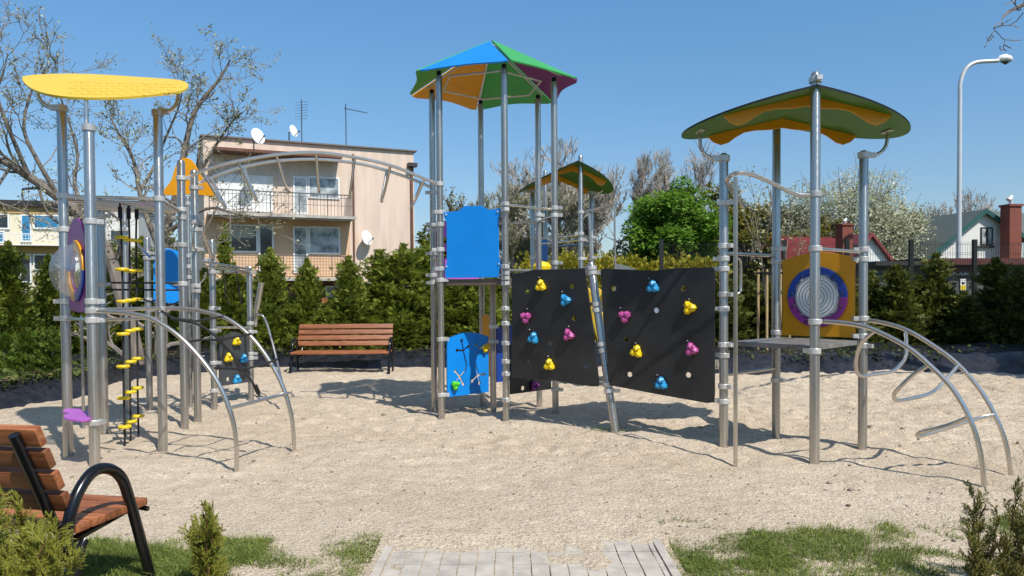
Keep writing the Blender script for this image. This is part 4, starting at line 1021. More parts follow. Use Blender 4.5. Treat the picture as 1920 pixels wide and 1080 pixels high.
def guided(label, limbs, seed, dep, leafm, lsize, lper, name, m_b=TWIG, sub=1.0, minr=.005, trunk=None, cat='tree', ntwig=7, jit=.05, L0=.9):
    P0 = at(*limbs[0][0][0]); t = thing(name, (P0.x, P0.y, 0), label, cat); rng = random.Random(seed); mt = MB(); mb_ = MB(); tips = []
    for pts, r0, r1 in limbs:
        P = smoothpath([at(*p) for p in pts], 5); n = len(P); rs_ = [r0+(r1-r0)*i/(n-1) for i in range(n)]
        mt.tube(P, rs_, 9)
        for i in range(3, n):
            for k in range(2 if i % 2 else 1):
                if rng.random() < sub*(.3+.7*i/n):
                    d = (P[i]-P[i-1]).normalized()+Vector((rng.gauss(0, .8), rng.gauss(0, .8), rng.gauss(0, .6)))
                    trees(mb_, P[i], d, L0*rng.uniform(.6, 1.3), max(minr, rs_[i]*.42), dep, rng, tips, .55, (1, 2), .74, .2, minr, .05)
        tips.append(P[-1])
    if leafm is None:
        mt.add(mb_.v, mb_.f); obj('branches', mt, BARK, t, True); return t
    obj('trunk', mt, BARK, t, True); obj('branches', mb_, m_b, t, True)
    if leafm:
        V = leaves(tips, lper, jit, lsize, seed, .45); npobj('blossom', V-np.array([P0.x, P0.y, 0]), quads(V), leafm, t)
    return t
z0 = 14.6
guided('gnarled grey tree with sparse blossom at the left, long limb reaching to the picture edge', [
    ([(262, 712, z0), (250, 640, z0), (228, 560, z0), (205, 480, z0), (160, 415, z0), (112, 372, z0), (55, 332, z0-.3), (0, 300, z0-.6), (-70, 290, z0-.8)], .16, .05),
    ([(160, 415, z0), (150, 380, z0), (140, 340, z0+.2), (145, 290, z0+.3), (130, 230, z0+.2), (105, 160, z0)], .05, .012),
    ([(112, 372, z0), (70, 300, z0-.3), (45, 240, z0-.4), (60, 170, z0-.2), (95, 120, z0)], .05, .01),
    ([(55, 332, z0-.3), (20, 250, z0-.6), (-5, 180, z0-.8), (5, 140, z0-.9), (15, 100, z0-.9)], .045, .01),
    ([(-40, 292, z0-.8), (-40, 200, z0-1), (-20, 130, z0-1), (-10, 70, z0-1)], .04, .012),
    ([(20, 312, z0-.5), (-10, 370, z0-.7), (40, 395, z0-.6), (90, 420, z0-.4)], .03, .01),
    ([(70, 343, z0-.2), (90, 400, z0-.1), (130, 430, z0), (180, 440, z0+.2)], .03, .01),
    ], 21, 2, SPARSE, .045, 1, 'blossoming_tree', ntwig=7, sub=.62, minr=.005, L0=.58)
z1_ = 15.4
guided('upright tree with sparse pale buds behind the step ropes, left of the peach house', [
    ([(300, 706, z1_), (302, 620, z1_), (300, 540, z1_), (310, 440, z1_), (330, 370, z1_), (345, 290, z1_), (365, 210, z1_), (410, 150, z1_), (432, 112, z1_)], .15, .012),
    ([(305, 480, z1_), (280, 420, z1_), (262, 360, z1_), (250, 300, z1_), (220, 245, z1_), (205, 215, z1_)], .07, .01),
    ([(330, 370, z1_), (370, 330, z1_+.3), (400, 280, z1_+.4), (430, 235, z1_+.3), (455, 210, z1_)], .05, .01),
    ([(310, 440, z1_), (350, 410, z1_-.2), (395, 390, z1_-.3), (440, 400, z1_-.3), (480, 410, z1_)], .05, .01),
    ([(262, 360, z1_), (290, 310, z1_+.3), (310, 260, z1_+.4), (335, 200, z1_+.2), (345, 150, z1_)], .04, .01),
    ([(303, 520, z1_), (340, 480, z1_), (380, 440, z1_+.3), (420, 360, z1_+.4)], .04, .01),
    ], 22, 2, SPARSE, .05, 1, 'budding_tree', sub=.72, minr=.005, L0=.48)
guided('dark overhanging twigs of a big tree at the top right corner', [
    ([(2700, 760, 10.5), (2700, 500, 10.5), (2680, 200, 10.3), (2600, -100, 10), (2500, -400, 9.8)], .22, .08),
    ([(2700, 350, 10.4), (2500, 100, 10.5), (2250, -80, 10.2), (2050, -60, 9.6), (1960, -10, 9.2), (1895, 20, 9.0), (1878, 37, 8.9)], .08, .006),
    ([(2680, 200, 10.3), (2450, -150, 11), (2200, -250, 11.5), (2050, -300, 12)], .07, .02),
    ([(2650, 50, 10.2), (2900, -150, 11), (3000, -400, 11.5)], .07, .02),
    ([(2700, 300, 10.4), (2500, 150, 12), (2350, 50, 13.2), (2250, 0, 14)], .07, .02),
    ], 23, 2, None, .11, 3, 'bare_tree', m_b=BARK, sub=.22, minr=.006, jit=.14, L0=.5)
tuftree('big leafy tree just outside the right picture edge shading the hedge', 2640, 12.0, -250, 7.0, 9000, .3, CHEST, 77, name='shade_tree', low=.3, clumps=70)

# ============================================================ BUILDINGS
def pb(name, pl, x0, y0, x1, y1, w0, w1, m, parent, wr=None, label=None):
    wr = w1 if wr is None else wr
    u0, va = pl.px(x0, y0, wr); u1, vb_ = pl.px(x1, y1, wr)
    s = MB(); s.pbox(pl, min(u0, u1), max(u0, u1), min(va, vb_), max(va, vb_), w0, w1); return obj(name, s, m, parent, label=label)
def window(pl, x0, y0, x1, y1, parent, g=GLASS, w=.0, bars=(), name='window', fm=WHITE):
    u0, v1 = pl.px(x0, y0, w); u1, v0 = pl.px(x1, y1, w); t = .07
    s = MB(); s.pbox(pl, u0, u1, v0, v0+t, w-.05, w+.03); s.pbox(pl, u0, u1, v1-t, v1, w-.05, w+.03)
    s.pbox(pl, u0, u0+t, v0+t, v1-t, w-.05, w+.03); s.pbox(pl, u1-t, u1, v0+t, v1-t, w-.05, w+.03)
    for b in bars:
        ub_ = u0+(u1-u0)*b; s.pbox(pl, ub_-.06, ub_+.06, v0+t, v1-t, w-.05, w+.028)
    o = obj(name, s, fm, parent); p = MB(); p.pbox(pl, u0+t, u1-t, v0+t, v1-t, w-.04, w+.008); obj('pane', p, g, o); return o
def railing(pl, x0, x1, yt, yb, w, parent, step=.13, mesh=False, m=RAILM, side=1):
    u0, vt_ = pl.px(x0, yt, w); u1, _ = pl.px(x1, yt, w); _, vb_ = pl.px(x0, yb, w); s = MB()
    s.pbox(pl, u0, u1, vt_-.04, vt_, w-.02, w+.02); s.pbox(pl, u0, u1, vb_, vb_+.03, w-.015, w+.015)
    n = int((u1-u0)/step)
    for i in range(n+1):
        u = u0+(u1-u0)*i/n; q = .018 if i % 8 == 0 else .007; s.pbox(pl, u-q, u+q, vb_+.03, vt_-.04, w-.008, w+.008)
    if mesh:
        for k in range(1, 7): v = vb_+(vt_-vb_)*k/7; s.pbox(pl, u0, u1, v-.006, v+.006, w-.004, w+.012)
    else:
        for k in (.55, .85): v = vb_+(vt_-vb_)*k; s.pbox(pl, u0, u1, v-.008, v+.008, w-.004, w+.012)
    ue = u1 if side > 0 else u0
    s.add([pl.W(ue, v, ww) for ww in (0, w) for v in (vt_-.04, vt_)], [(0, 1, 3, 2)])
    for k in range(8): ww = w*k/8; s.pbox(pl, ue-.008, ue+.008, vb_, vt_-.04, ww-.006, ww+.006)
    return obj('balcony_railing', s, m, parent)
pl = Plane(at(385, 560, 30), at(778, 560, 33.6))
HB_ = thing('apartment_house', (pl.A.x, pl.A.y, 0), 'peach coloured apartment house with two balconies and flat roof behind the hedge', 'building')
uL = 0; uR = pl.L; vtop = pl.px(470, 262)[1]; D_ = 9
s = MB(); s.pbox(pl, uL, uR, -1, vtop, -D_, 0); obj('wall', s, PEACH, HB_)
s = MB(); s.pbox(pl, uL-.12, uR+.12, vtop, vtop+.06, -D_, .12); obj('roof_edge', s, mat('grey_flashing', (.16, .14, .13), .6), HB_)
bal = 1.15
ub0 = pl.px(392, 500, 0)[0]; ub1 = pl.px(668, 405, bal)[0]
vU = pl.px(668, 406, bal)[1]; vLw = pl.px(640, 521, bal)[1]; vC = pl.px(660, 296, bal)[1]
uRm = pl.px(655, 400, 0)[0]
s = MB(); s.pbox(pl, .1, ub1, vU-.12, vU, .01, bal); obj('balcony_slab', s, CONC, HB_)
s = MB(); s.pbox(pl, .1, ub1-.1, vLw-.12, vLw, .01, bal); obj('balcony_slab', s, CONC, HB_)
s = MB(); s.pbox(pl, .3, ub1-.5, vC-.0, vC+.12, .01, bal*.8); obj('balcony_canopy', s, RUST, HB_)
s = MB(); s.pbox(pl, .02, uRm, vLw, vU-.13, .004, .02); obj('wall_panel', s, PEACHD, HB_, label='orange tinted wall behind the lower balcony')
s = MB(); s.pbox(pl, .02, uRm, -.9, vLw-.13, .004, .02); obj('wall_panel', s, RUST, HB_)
wb = window(pl, 408, 325, 512, 398, HB_, WHITE, .03, (.55,)); wb['label'] = 'window with closed white shutters'
window(pl, 549, 330, 577, 402, HB_, CURT, .03); window(pl, 577, 330, 637, 374, HB_, CURT, .03)
s = MB(); u0, v1 = pl.px(434, 424, .06); u1, v0 = pl.px(476, 448, .06); 
window(pl, 430, 420, 484, 474, HB_, GLASS, .04)
pb('roller_shade', pl, 434, 424, 475, 446, .05, .07, SHADE, HB_)
window(pl, 484, 420, 514, 512, HB_, GLASS, .04); window(pl, 549, 424, 578, 512, HB_, CURT, .04); window(pl, 578, 424, 638, 477, HB_, CURT, .04)
window(pl, 610, 536, 640, 585, HB_, CURT, .04)
railing(pl, 392, 659, 353, 404, bal-.04, HB_, .14); railing(pl, 436, 655, 477, 519, bal-.06, HB_, .12, True)
u = pl.px(772, 400)[0]; s = MB(); s.pbox(pl, u-.06, u+.04, 0, pl.px(772, 310)[1], .0, .10); obj('downpipe', s, RUST, HB_)
s = MB(); s.pbox(pl, u-.2, u+.2, pl.px(772, 314)[1], pl.px(772, 309)[1]+.05, .01, .3); obj('lamp_arm', s, DARKCAP, HB_)
u = pl.px(664, 450)[0]; s = MB(); s.pbox(pl, u-.05, u+.02, 0, vtop-.3, .0, .07); obj('downpipe', s, RUST, HB_)
s = MB(); u = pl.px(630, 500, bal-.1)[0]; s.pbox(pl, u-.05, u+.05, -.2, vLw-.12, bal-.2, bal-.1); obj('balcony_prop', s, DARKCAP, HB_)
s = MB(); u0 = pl.px(605, 560, .8)[0]; s.pbox(pl, u0, u0+.8, .0, 1.45, .5, .6); obj('wooden_screen', s, BENCHW, HB_)

def dish(px, py, z, r, label, facing, mast=.5, down=True):
    P = at(px, py, z); t = thing('satellite_dish', P, label, 'satellite dish', 'satellite dishes on the peach house')
    fd = Vector(facing).normalized(); q = fd.to_track_quat('Z', 'Y').to_matrix(); s = MB()
    prof = [(r, .10*r*2), (r*.8, .13*r), (r*.5, .05*r), (.01, 0), (.01, -.02), (r*.5, .05*r-.02), (r*.8, .13*r-.02), (r, .16*r)]
    s.lathe(prof, P, 20, q); obj('reflector', s, WHITE, t, True)
    a = MB(); a.tube([P-q @ Vector((0, r*.9, 0)), P+fd*r*1.1-q @ Vector((0, r*.4, 0))], .015, 6); a.cyl(P+fd*r*1.1-q @ Vector((0, r*.4, 0)), P+fd*r*1.25-q @ Vector((0, r*.35, 0)), .04, 8); obj('feed_arm', a, RAILM, t)
    b = MB(); b.tube([P-fd*.03, P-fd*.2, P-fd*.2-Vector((0, 0, mast))], .025, 8); obj('mast', b, RAILM, t, True); return t
dish(482, 256, 29.3, .33, 'large white satellite dish on the left part of the roof edge', (.85, -.5, .25))
dish(549, 246, 31.5, .26, 'small white satellite dish standing on the flat roof', (.9, -.35, .2), .45)
dp = pl.at(686, 446, .35); dish(686, 446, dp.y, .33, 'grey satellite dish fixed to the bare side of the wall', (.85, -.5, .2), .1)
def antenna(px, yb, yt, z, label, kind):
    B_ = at(px, yb, z); h = at(px, yt, z).z; t = thing('roof_antenna', B_, label, 'antenna', 'aerials on the peach house'); s = MB(); s.tube([B_-Vector((0,0,.4)), Vector((B_.x, B_.y, h))], .022, 6); obj('mast', s, RAILM, t)
    e = MB()
    if kind == 0:
        for k in range(7):
            hh = h-.12-k*.12; e.tube([Vector((B_.x-.02, B_.y, hh)), Vector((B_.x+.26+.05*(k % 2), B_.y-.05, hh+.01))], .008, 4); e.tube([Vector((B_.x-.3, B_.y+.1, hh)), Vector((B_.x, B_.y, hh))], .006, 4)
    else:
        e.tube([Vector((B_.x-.1, B_.y, h-.18)), Vector((B_.x+.95, B_.y, h-.40))], .012, 5)
        for k in range(10):
            x = B_.x+k*.1; hh = h-.2-k*.021; e.tube([Vector((x, B_.y-.25, hh-.02)), Vector((x+.02, B_.y+.25, hh+.02))], .007, 4)
    obj('elements', e, RAILM, t)
antenna(566, 266, 186, 32, 'tall comb shaped aerial on the roof', 0); antenna(649, 274, 195, 32.5, 'aerial with a long horizontal boom on the roof', 1)
antenna(138, 400, 315, 40, 'thin aerial on the roof of the yellow block', 0)

pl = Plane(at(-160, 560, 35), at(124, 560, 37)); HC = thing('apartment_block', (pl.A.x, pl.A.y, 0), 'cream and ochre apartment block with blue shutters at the left edge', 'building')
vt_ = pl.px(0, 386)[1]
s = MB(); s.pbox(pl, 0, pl.L, -1, vt_, -9, 0); obj('wall', s, CREAM, HC)
s = MB(); s.pbox(pl, -.2, pl.L+.15, vt_, vt_+.28, -9, .25); obj('roof', s, DARKCAP, HC)
pb('wall_band', pl, -160, 383, 118, 402, .0, .05, OCHRE, HC); pb('wall_band', pl, -160, 460, 118, 478, .0, .05, OCHRE, HC)
pb('balcony_slab', pl, -160, 457, 112, 461, 0, .7, CONC, HC)
window(pl, 38, 402, 60, 454, HC, BLUEG, .06); window(pl, 62, 402, 112, 430, HC, BLUEG, .06); window(pl, -20, 400, 18, 430, HC, GLASS, .06); window(pl, -30, 432, 10, 456, HC, BLUEG, .06)
window(pl, 36, 476, 60, 530, HC, GLASS, .06); window(pl, 62, 476, 100, 506, HC, GLASS, .06); window(pl, -20, 476, 12, 510, HC, GLASS, .06)
railing(pl, -160, 112, 434, 457, .66, HC, .12, False, WHITE)
pl2 = Plane(at(120, 560, 37.5), at(262, 560, 38.5)); s = MB(); v2 = pl2.px(180, 388)[1]; s.pbox(pl2, 0, pl2.L, -1, v2, -8, 0); obj('wing_wall', s, WHITEW, HC, label='plain white side wing')
s = MB(); s.pbox(pl2, -.1, pl2.L+.1, v2, v2+.12, -8, .1); obj('wing_roof', s, DARKCAP, HC)
window(pl2, 205, 430, 232, 462, HC, GLASS, .03)

# house with green trim
def house(label, xl, xr, xa, ya, yel, yer, z, wallm, roofm, trim, depth, side):
    pl = Plane(at(xl, 560, z), at(xr, 560, z+1.0)); t = thing('house', (pl.A.x, pl.A.y, 0), label, 'building')
    ua, va = pl.px(xa, ya); vl = pl.px(xl, yel)[1]; vr = pl.px(xr, yer)[1]; L = pl.L
    s = MB(); V = [(.35, -1), (L-.35, -1), (L-.35, vr+.2), (ua, va-.12), (.35, vl+.2)]
    s.shape(V, [], depth, pl.M(0, 0, -depth/2)); obj('wall', s, wallm, t)
    for (a, b) in (((0, vl), (ua, va)), ((ua, va), (L, vr))):
        s = MB(); th = .14
        P = [pl.W(a[0], a[1], .3), pl.W(b[0], b[1], .3), pl.W(b[0], b[1], -depth), pl.W(a[0], a[1], -depth)]
        s.add(P+[p-Vector((0,0,th)) for p in P], [(0,1,2,3), (7,6,5,4), (0,4,5,1), (1,5,6,2), (2,6,7,3), (3,7,4,0)]); obj('roof', s, roofm, t)
        s = MB(); P = [pl.W(a[0], a[1]+.03, .36), pl.W(b[0], b[1]+.03, .36), pl.W(b[0], b[1]-.24, .36), pl.W(a[0], a[1]-.24, .36)]
        s.add(P+[p-pl.n*.055 for p in P], [(0,1,2,3), (7,6,5,4), (0,4,5,1), (1,5,6,2), (2,6,7,3), (3,7,4,0)]); obj('bargeboard', s, trim, t)
    return t, pl
t, pl = house('white gabled house with dark green trim and tall brick chimney at the right', 1722, 1925, 1841, 393, 492, 450, 42, WHITEW, GREYR, GREENT, 8, 1)
window(pl, 1839, 426, 1861, 460, t, CURT, .03, (.5,), fm=DARKCAP)
pb('window_sill', pl, 1830, 461, 1866, 464, 0, .15, DARKCAP, t)
s = MB(); A_ = pl.px(1891, 386, 1.0); B__ = pl.px(1912, 500, 1.0); s.pbox(pl, A_[0], B__[0], -.5, A_[1], .42, 1.1); ch = obj('chimney', s, BRICK, t)
s = MB(); s.pbox(pl, A_[0]-.07, B__[0]+.07, A_[1]-.02, A_[1]+.10, .36, 1.17); obj('chimney_cap', s, BRICK, ch)
c = pl.W((A_[0]+B__[0])/2, A_[1]+.1, .75); s = MB(); s.cyl(c, c+Vector((0,0,.25)), .1, 10); s.tube([c+Vector((-.12,0,.25)), c+Vector((-.02,0,.38)), c+Vector((.08,0,.52))], [.17,.15,.06], 10); obj('chimney_cowl', s, LAMPP, ch, True)
# second ridge of the same house running right
s = MB(); e0 = pl.at(1841, 394, -1); e1 = e0+Vector((7, 3.5, 0)); f0 = pl.at(1905, 440, .3); f1 = f0+Vector((7, 3.5, 0))
s.add([e0, e1, f1, f0]+[p-Vector((0,0,.12)) for p in (e0, e1, f1, f0)], [(0,1,2,3), (7,6,5,4), (0,4,5,1), (1,5,6,2), (2,6,7,3), (3,7,4,0)]); obj('side_roof', s, GREYR, t)
# red roofed house
pl = Plane(at(1440, 560, 35), at(1668, 560, 36)); t = thing('house', (pl.A.x, pl.A.y, 0), 'low house with ribbed red roof, white gable and brick chimney behind the drum panel', 'building')
uR_, _ = pl.px(1610, 480); v0 = pl.px(1560, 490)[1]; v1 = pl.px(1560, 438)[1]
s = MB(); s.pbox(pl, .3, uR_-.2, -1, v0+.1, -4, 0); obj('wall', s, WHITEW, t)
s = MB(); n = 26
P = []
for k in range(n*4+1):
    u = (uR_)*k/(n*4); wv = .045*math.sin(2*pi*k/4); P.append((u, wv))
V = []
for u, wv in P: V.append(pl.W(u, v0-.05+wv, .4)); V.append(pl.W(u+.0, v1+wv, -2.2))
Fc = [(2*i, 2*i+2, 2*i+3, 2*i+1) for i in range(len(P)-1)]; s.add(V, Fc)
s.add([v-Vector((0,0,.12)) for v in V], [tuple(reversed(f)) for f in Fc]); obj('roof', s, REDR, t, True)
ug, vg = pl.px(1618, 440); s = MB(); a = pl.px(1572, 492)[0]; b_ = pl.px(1664, 488)[0]
s.shape([(a+.2, v0-.4), (b_-.25, v0-.4), (b_-.25, v0-.1), (ug, vg-.05), (a+.2, v0-.1)], [], 2.4, pl.M(0, 0, -.7)); obj('gable', s, WHITE, t)
for p, q_ in (((a, v0-.25), (ug, vg+.05)), ((ug, vg+.05), (b_+.05, v0-.25))):
    s = MB(); Pq = [pl.W(p[0], p[1], .75), pl.W(q_[0], q_[1], .75), pl.W(q_[0], q_[1], -2.3), pl.W(p[0], p[1], -2.3)]
    s.add(Pq+[x-Vector((0,0,.16)) for x in Pq], [(0,1,2,3), (7,6,5,4), (0,4,5,1), (1,5,6,2), (2,6,7,3), (3,7,4,0)]); obj('gable_roof', s, REDR, t)
window(pl, 1602, 458, 1622, 482, t, GLASS, .53, (.5,), fm=DARKCAP)
A_ = pl.px(1569, 424, .9); B__ = pl.px(1588, 470, .9); s = MB(); s.pbox(pl, A_[0], B__[0], 1.5, A_[1], .8, 1.35); ch = obj('chimney', s, BRICK, t)
s = MB(); s.pbox(pl, A_[0]-.05, B__[0]+.05, A_[1], A_[1]+.08, .75, 1.4); obj('chimney_cap', s, BRICK, ch)
c = pl.W((A_[0]+B__[0])/2, A_[1]+.1, 1.1); s = MB(); s.tube([c, c+Vector((0,0,.12)), c+Vector((.1,0,.25))], [.06, .10, .02], 8); obj('chimney_cowl', s, LAMPP, ch)

# kiosk with sign
pl = Plane(at(1636, 560, 24), at(1920, 560, 24.5)); t = thing('kiosk', (pl.A.x, pl.A.y, 0), 'low dark kiosk with brown sheet roof edge and a white lettered sign behind the fence', 'kiosk')
uu0 = pl.px(1715, 500)[0]; v_a = pl.px(1800, 485)[1]; v_b = pl.px(1800, 497)[1]
s = MB(); s.pbox(pl, .1, pl.L, -.2, v_b, -3, 0); obj('wall', s, mat('grey_cladding', (.10, .10, .095), .7), t)
s = MB(); s.pbox(pl, uu0, pl.L+1, v_b, v_a, -3.2, .35); obj('roof_fascia', s, BROWNS, t)
s = MB(); s.pbox(pl, -.1, uu0-.01, v_b-.02, v_b+.12, -3.2, .35); obj('roof_edge', s, DARKCAP, t)
sg = pb('sign_board', pl, 1784, 502, 1830, 518, .01, .06, BROWNS, t)
def text(body, size, P, pl_, m, parent, name='lettering'):
    cu = bpy.data.curves.new('tmp', 'FONT'); cu.body = body; cu.size = size; cu.extrude = .004
    o = bpy.data.objects.new('tmp', cu); me = o.to_mesh(); q = pl_.M(); R3 = Matrix((pl_.u, Vector((0,0,1)), pl_.n)).transposed()
    s = MB(); s.add([P + R3 @ v.co for v in me.vertices], [tuple(p.vertices) for p in me.polygons]); o.to_mesh_clear()
    bpy.data.objects.remove(o); bpy.data.curves.remove(cu); return obj(name, s, m, parent)
text('Norbulsica TV', .155, pl.at(1786.5, 516, .068), pl, WHITE, sg)
ps = pb('poster', pl, 1801, 523, 1811, 544, .01, .05, WHITE, t); pb('poster_field', pl, 1801.5, 535, 1810.5, 543, .05, .056, HY, ps)
pb('poster_emblem', pl, 1803.5, 529, 1808.5, 533, .05, .056, BOLT, ps)
pb('door_post', pl, 1774, 505, 1777, 520, .01, .06, WHITE, t); pb('door_post', pl, 1879, 503, 1883, 530, .01, .06, WHITE, t)

# street lamp
t = thing('street_lamp', at(1800, 560, 30), 'tall pale street lamp with curved arm and white head', 'street lamp'); P = at(1802, 560, 30)
h = at(1798, 175, 30).z; m = MB(); X, Y = at(1799, 300, 30).x, 30
pts = [Vector((X, Y, -.2)), Vector((X, Y, 3)), Vector((X, Y, h))] + [at(1800, 160, 30), at(1805, 140, 30), at(1815, 125, 30), at(1830, 117, 30), at(1850, 115, 30), at(1872, 114, 30)]
m.tube([pts[0], pts[1]]+smoothpath(pts[2:], 4), [.105, .1]+[.078]*(4*6+1), 14); obj('pole', m, LAMPP, t, True)
hp_ = at(1884, 111, 30); s = MB(); s.tube([hp_+Vector((-.30, 0, -.03)), hp_+Vector((-.2, 0, .02)), hp_+Vector((0, 0, .05)), hp_+Vector((.2, 0, .02)), hp_+Vector((.31, 0, -.05))], [.05, .13, .16, .12, .03], 14); hd2 = obj('lamp_head', s, WHITE, t, True)
s = MB(); s.tube([hp_+Vector((-.15, 0, -.08)), hp_+Vector((.05, 0, -.10)), hp_+Vector((.22, 0, -.08))], [.05, .12, .03], 12); obj('lamp_glass', s, GLASS, hd2, True)
t['label'] = 'tall pale street lamp with curved arm and white head'
t2 = thing('street_lamp', at(980, 560, 48), 'small distant street lamp seen between the hexagonal tower posts', 'street lamp'); m = MB()
m.tube([Vector((at(990, 500, 48).x, 48, 0)), at(990, 470, 48), at(988, 447, 48), at(982, 442, 48)], [.08, .07, .06, .05], 8); obj('pole', m, LAMPP, t2, True)
s = MB(); hp_ = at(978, 442, 48); s.tube([hp_+Vector((-.3, 0, .1)), hp_, hp_+Vector((.2, 0, 0))], [.05, .13, .05], 8); obj('lamp_head', s, WHITE, t2, True)

# mesh fence
t = thing('mesh_fence', (0, 21, 0), 'dark wire mesh fence with square posts behind the shaded thujas', 'fence'); fy = 20.0
pxs = [1240, 1352, 1470, 1588, 1708, 1827, 1945]
for i, x in enumerate(pxs):
    P = at(x, 500, fy); h = at(x, 449, fy).z; s = MB(); s.box((P.x, fy, h/2), (.10, .10, h)); obj('post', s, mat('fence_paint', (.012, .015, .015), .5) if i == 0 else bpy.data.materials['fence_paint'], t)
    if i < len(pxs)-1:
        Q_ = at(pxs[i+1], 500, fy); s = MB(); h2 = h-.12; n = int((Q_.x-P.x-.1)/.065)
        for k in range(n+1):
            xx = P.x+.05+(Q_.x-P.x-.1)*k/n; s.box((xx, fy, h2/2), (.006, .006, h2)); s.tube([(xx, fy, h2), (xx+.02, fy-.04, h2+.05)], .004, 3, cap=False)
        for zz_ in (.1, .6, .65, 1.2, 1.25, 1.8, 1.85, h2-.3, h2-.25, h2-.02): s.box(((P.x+Q_.x)/2, fy-.006, zz_), (Q_.x-P.x-.1, .006, .008))
        obj('mesh_panel', s, bpy.data.materials['fence_paint'], t)
# staked saplings
def sapling(px, z, label):
    X = at(px, 600, z).x; t = thing('staked_sapling', (X, z, 0), label, 'sapling', 'staked saplings'); top = at(px, 505, z).z
    for k, a in enumerate((.3, 2.4, 4.5)):
        m = MB(); m.tube([(X+.17*math.cos(a), z+.17*math.sin(a), -.1), (X+.17*math.cos(a), z+.17*math.sin(a), top)], .028, 10); obj('stake', m, PALEW, t, True)
    m = MB(); m.tube([(X+.2*math.cos(a), z+.2*math.sin(a), top-.08) for a in np.linspace(0, 2*pi, 16)[:-1]], .022, 6, closed=True); obj('tie', m, BOLT, t)
    m = MB(); tips = []; trees(m, (X, z, 0), (0, 0, 1), top*1.15, .025, 2, random.Random(int(px)), tips, .35, (2, 3), .5, .05, .006, .2); obj('stem', m, BARK, t)
    V = leaves(tips, 3, .1, .06, int(px)); npobj('leaves', V-np.array([X, z, 0]), quads(V), SPARSE, t)
sapling(1436, 15.6, 'young tree tied between pale stakes left of the drum panel'); sapling(1478, 16.2, 'young tree with pale stakes behind the left edge of the drum panel')

# ============================================================ GROUND
def vnoise(X, Y, f, seed):
    rs = np.random.RandomState(seed); N = 256; T_ = rs.uniform(-1, 1, (N, N)); x = X*f; y = Y*f
    xi = np.floor(x).astype(int); yi = np.floor(y).astype(int); fx = x-xi; fy_ = y-yi; fx = fx*fx*(3-2*fx); fy_ = fy_*fy_*(3-2*fy_)
    g = lambda a, b: T_[a % N, b % N]
    return (g(xi, yi)*(1-fx)+g(xi+1, yi)*fx)*(1-fy_)+(g(xi, yi+1)*(1-fx)+g(xi+1, yi+1)*fx)*fy_
def gz(X, Y):
    X = np.asarray(X, float); Y = np.asarray(Y, float)
    amp = np.clip((Y-4.6)/2.5, .12, 1)
    z = (.030*vnoise(X, Y, .7, 1) + .022*vnoise(X, Y, 1.9, 2))*amp + amp*(.014*vnoise(X, Y, 4.5, 3)+.011*vnoise(X+.3*Y, Y, 9, 4)) + .003*vnoise(X, Y, 22, 5)*amp
    ft = np.abs(vnoise(X, Y, 6.0, 9)); z = z + .022*amp*np.clip(ft-.15, 0, .5)*np.clip((X+3)/5+.6, .4, 1.4)
    rg = np.random.RandomState(77); pf = np.zeros_like(z)        # footprints: shallow hollows with a raised heel
    if z.ndim == 2:
        for _ in range(850):
            fx_ = -6.5+16*rg.uniform(0, 1)**.75; fy0 = rg.uniform(5.2, 14.5); aa = rg.uniform(0, pi); dpt = rg.uniform(.012, .034)*min(1, max(.15, (fy0-5.6)/3.2)); sc_ = rg.uniform(.8, 1.5)
            i0, i1 = np.searchsorted(X[:, 0], (fx_-.45, fx_+.45)); j0, j1 = np.searchsorted(Y[0], (fy0-.45, fy0+.45))
            dx = X[i0:i1, j0:j1]-fx_; dy = Y[i0:i1, j0:j1]-fy0; u_ = (dx*math.cos(aa)+dy*math.sin(aa))/(.12*sc_); v_ = (-dx*math.sin(aa)+dy*math.cos(aa))/(.055*sc_)
            q_ = u_*u_+v_*v_; pf[i0:i1, j0:j1] += -dpt*np.exp(-q_**1.5)+dpt*.25*np.exp(-((np.sqrt(q_)-1.5)**2)*4)
    z = z + pf
    num = np.zeros_like(z); den = np.zeros_like(z)+.35
    for cx, cy, ch_ in CTRL:
        w = np.exp(-((X-cx)**2+(Y-cy)**2)/(2*.42**2)); num += w*(ch_); den += w
    ho = np.zeros_like(z)                                        # scoured hollow round every foot
    for cx, cy, ch_ in CTRL:
        rr_ = np.sqrt((X-cx)**2+(Y-cy)**2); ho += -.022*np.exp(-(rr_/.13)**2)+.012*np.exp(-((rr_-.30)/.12)**2)
    return z*(1-.4*np.clip((den-.35), 0, 1)) + num/den + np.clip(ho, -.03, .03)
CTRL = [(a, b, max(-.16, min(.12, c))) for a, b, c in CTRL]
nx, ny = 560, 420
gx = np.linspace(-7.6, 11.5, nx); t_ = np.linspace(0, 1, ny); gy = 3.2 + (16.2-3.2)*(t_**1.25)
XX, YY = np.meshgrid(gx, gy, indexing='ij'); ZZ = gz(XX, YY)
# sand spills over the pavement at its far edge only
V = np.stack([XX, YY, ZZ], -1).reshape(-1, 3); i, j = np.meshgrid(np.arange(nx-1), np.arange(ny-1), indexing='ij'); a = (i*ny+j).ravel()
Qd = np.stack([a, a+ny, a+ny+1, a+1], 1); o = npobj('sand', V, Qd, SAND); o.data.polygons.foreach_set('use_smooth', [True]*len(Qd)); o['kind'] = 'structure'; o['label'] = 'pale coarse sand of the play area'
s = MB(); s.add([(-400, -60, -.06), (400, -60, -.06), (400, 700, -.06), (-400, 700, -.06)], [(0, 1, 2, 3)])
s.v = [(x, y, -.35) for x, y, z in s.v]; o = obj('ground', s, SOIL); o['kind'] = 'structure'
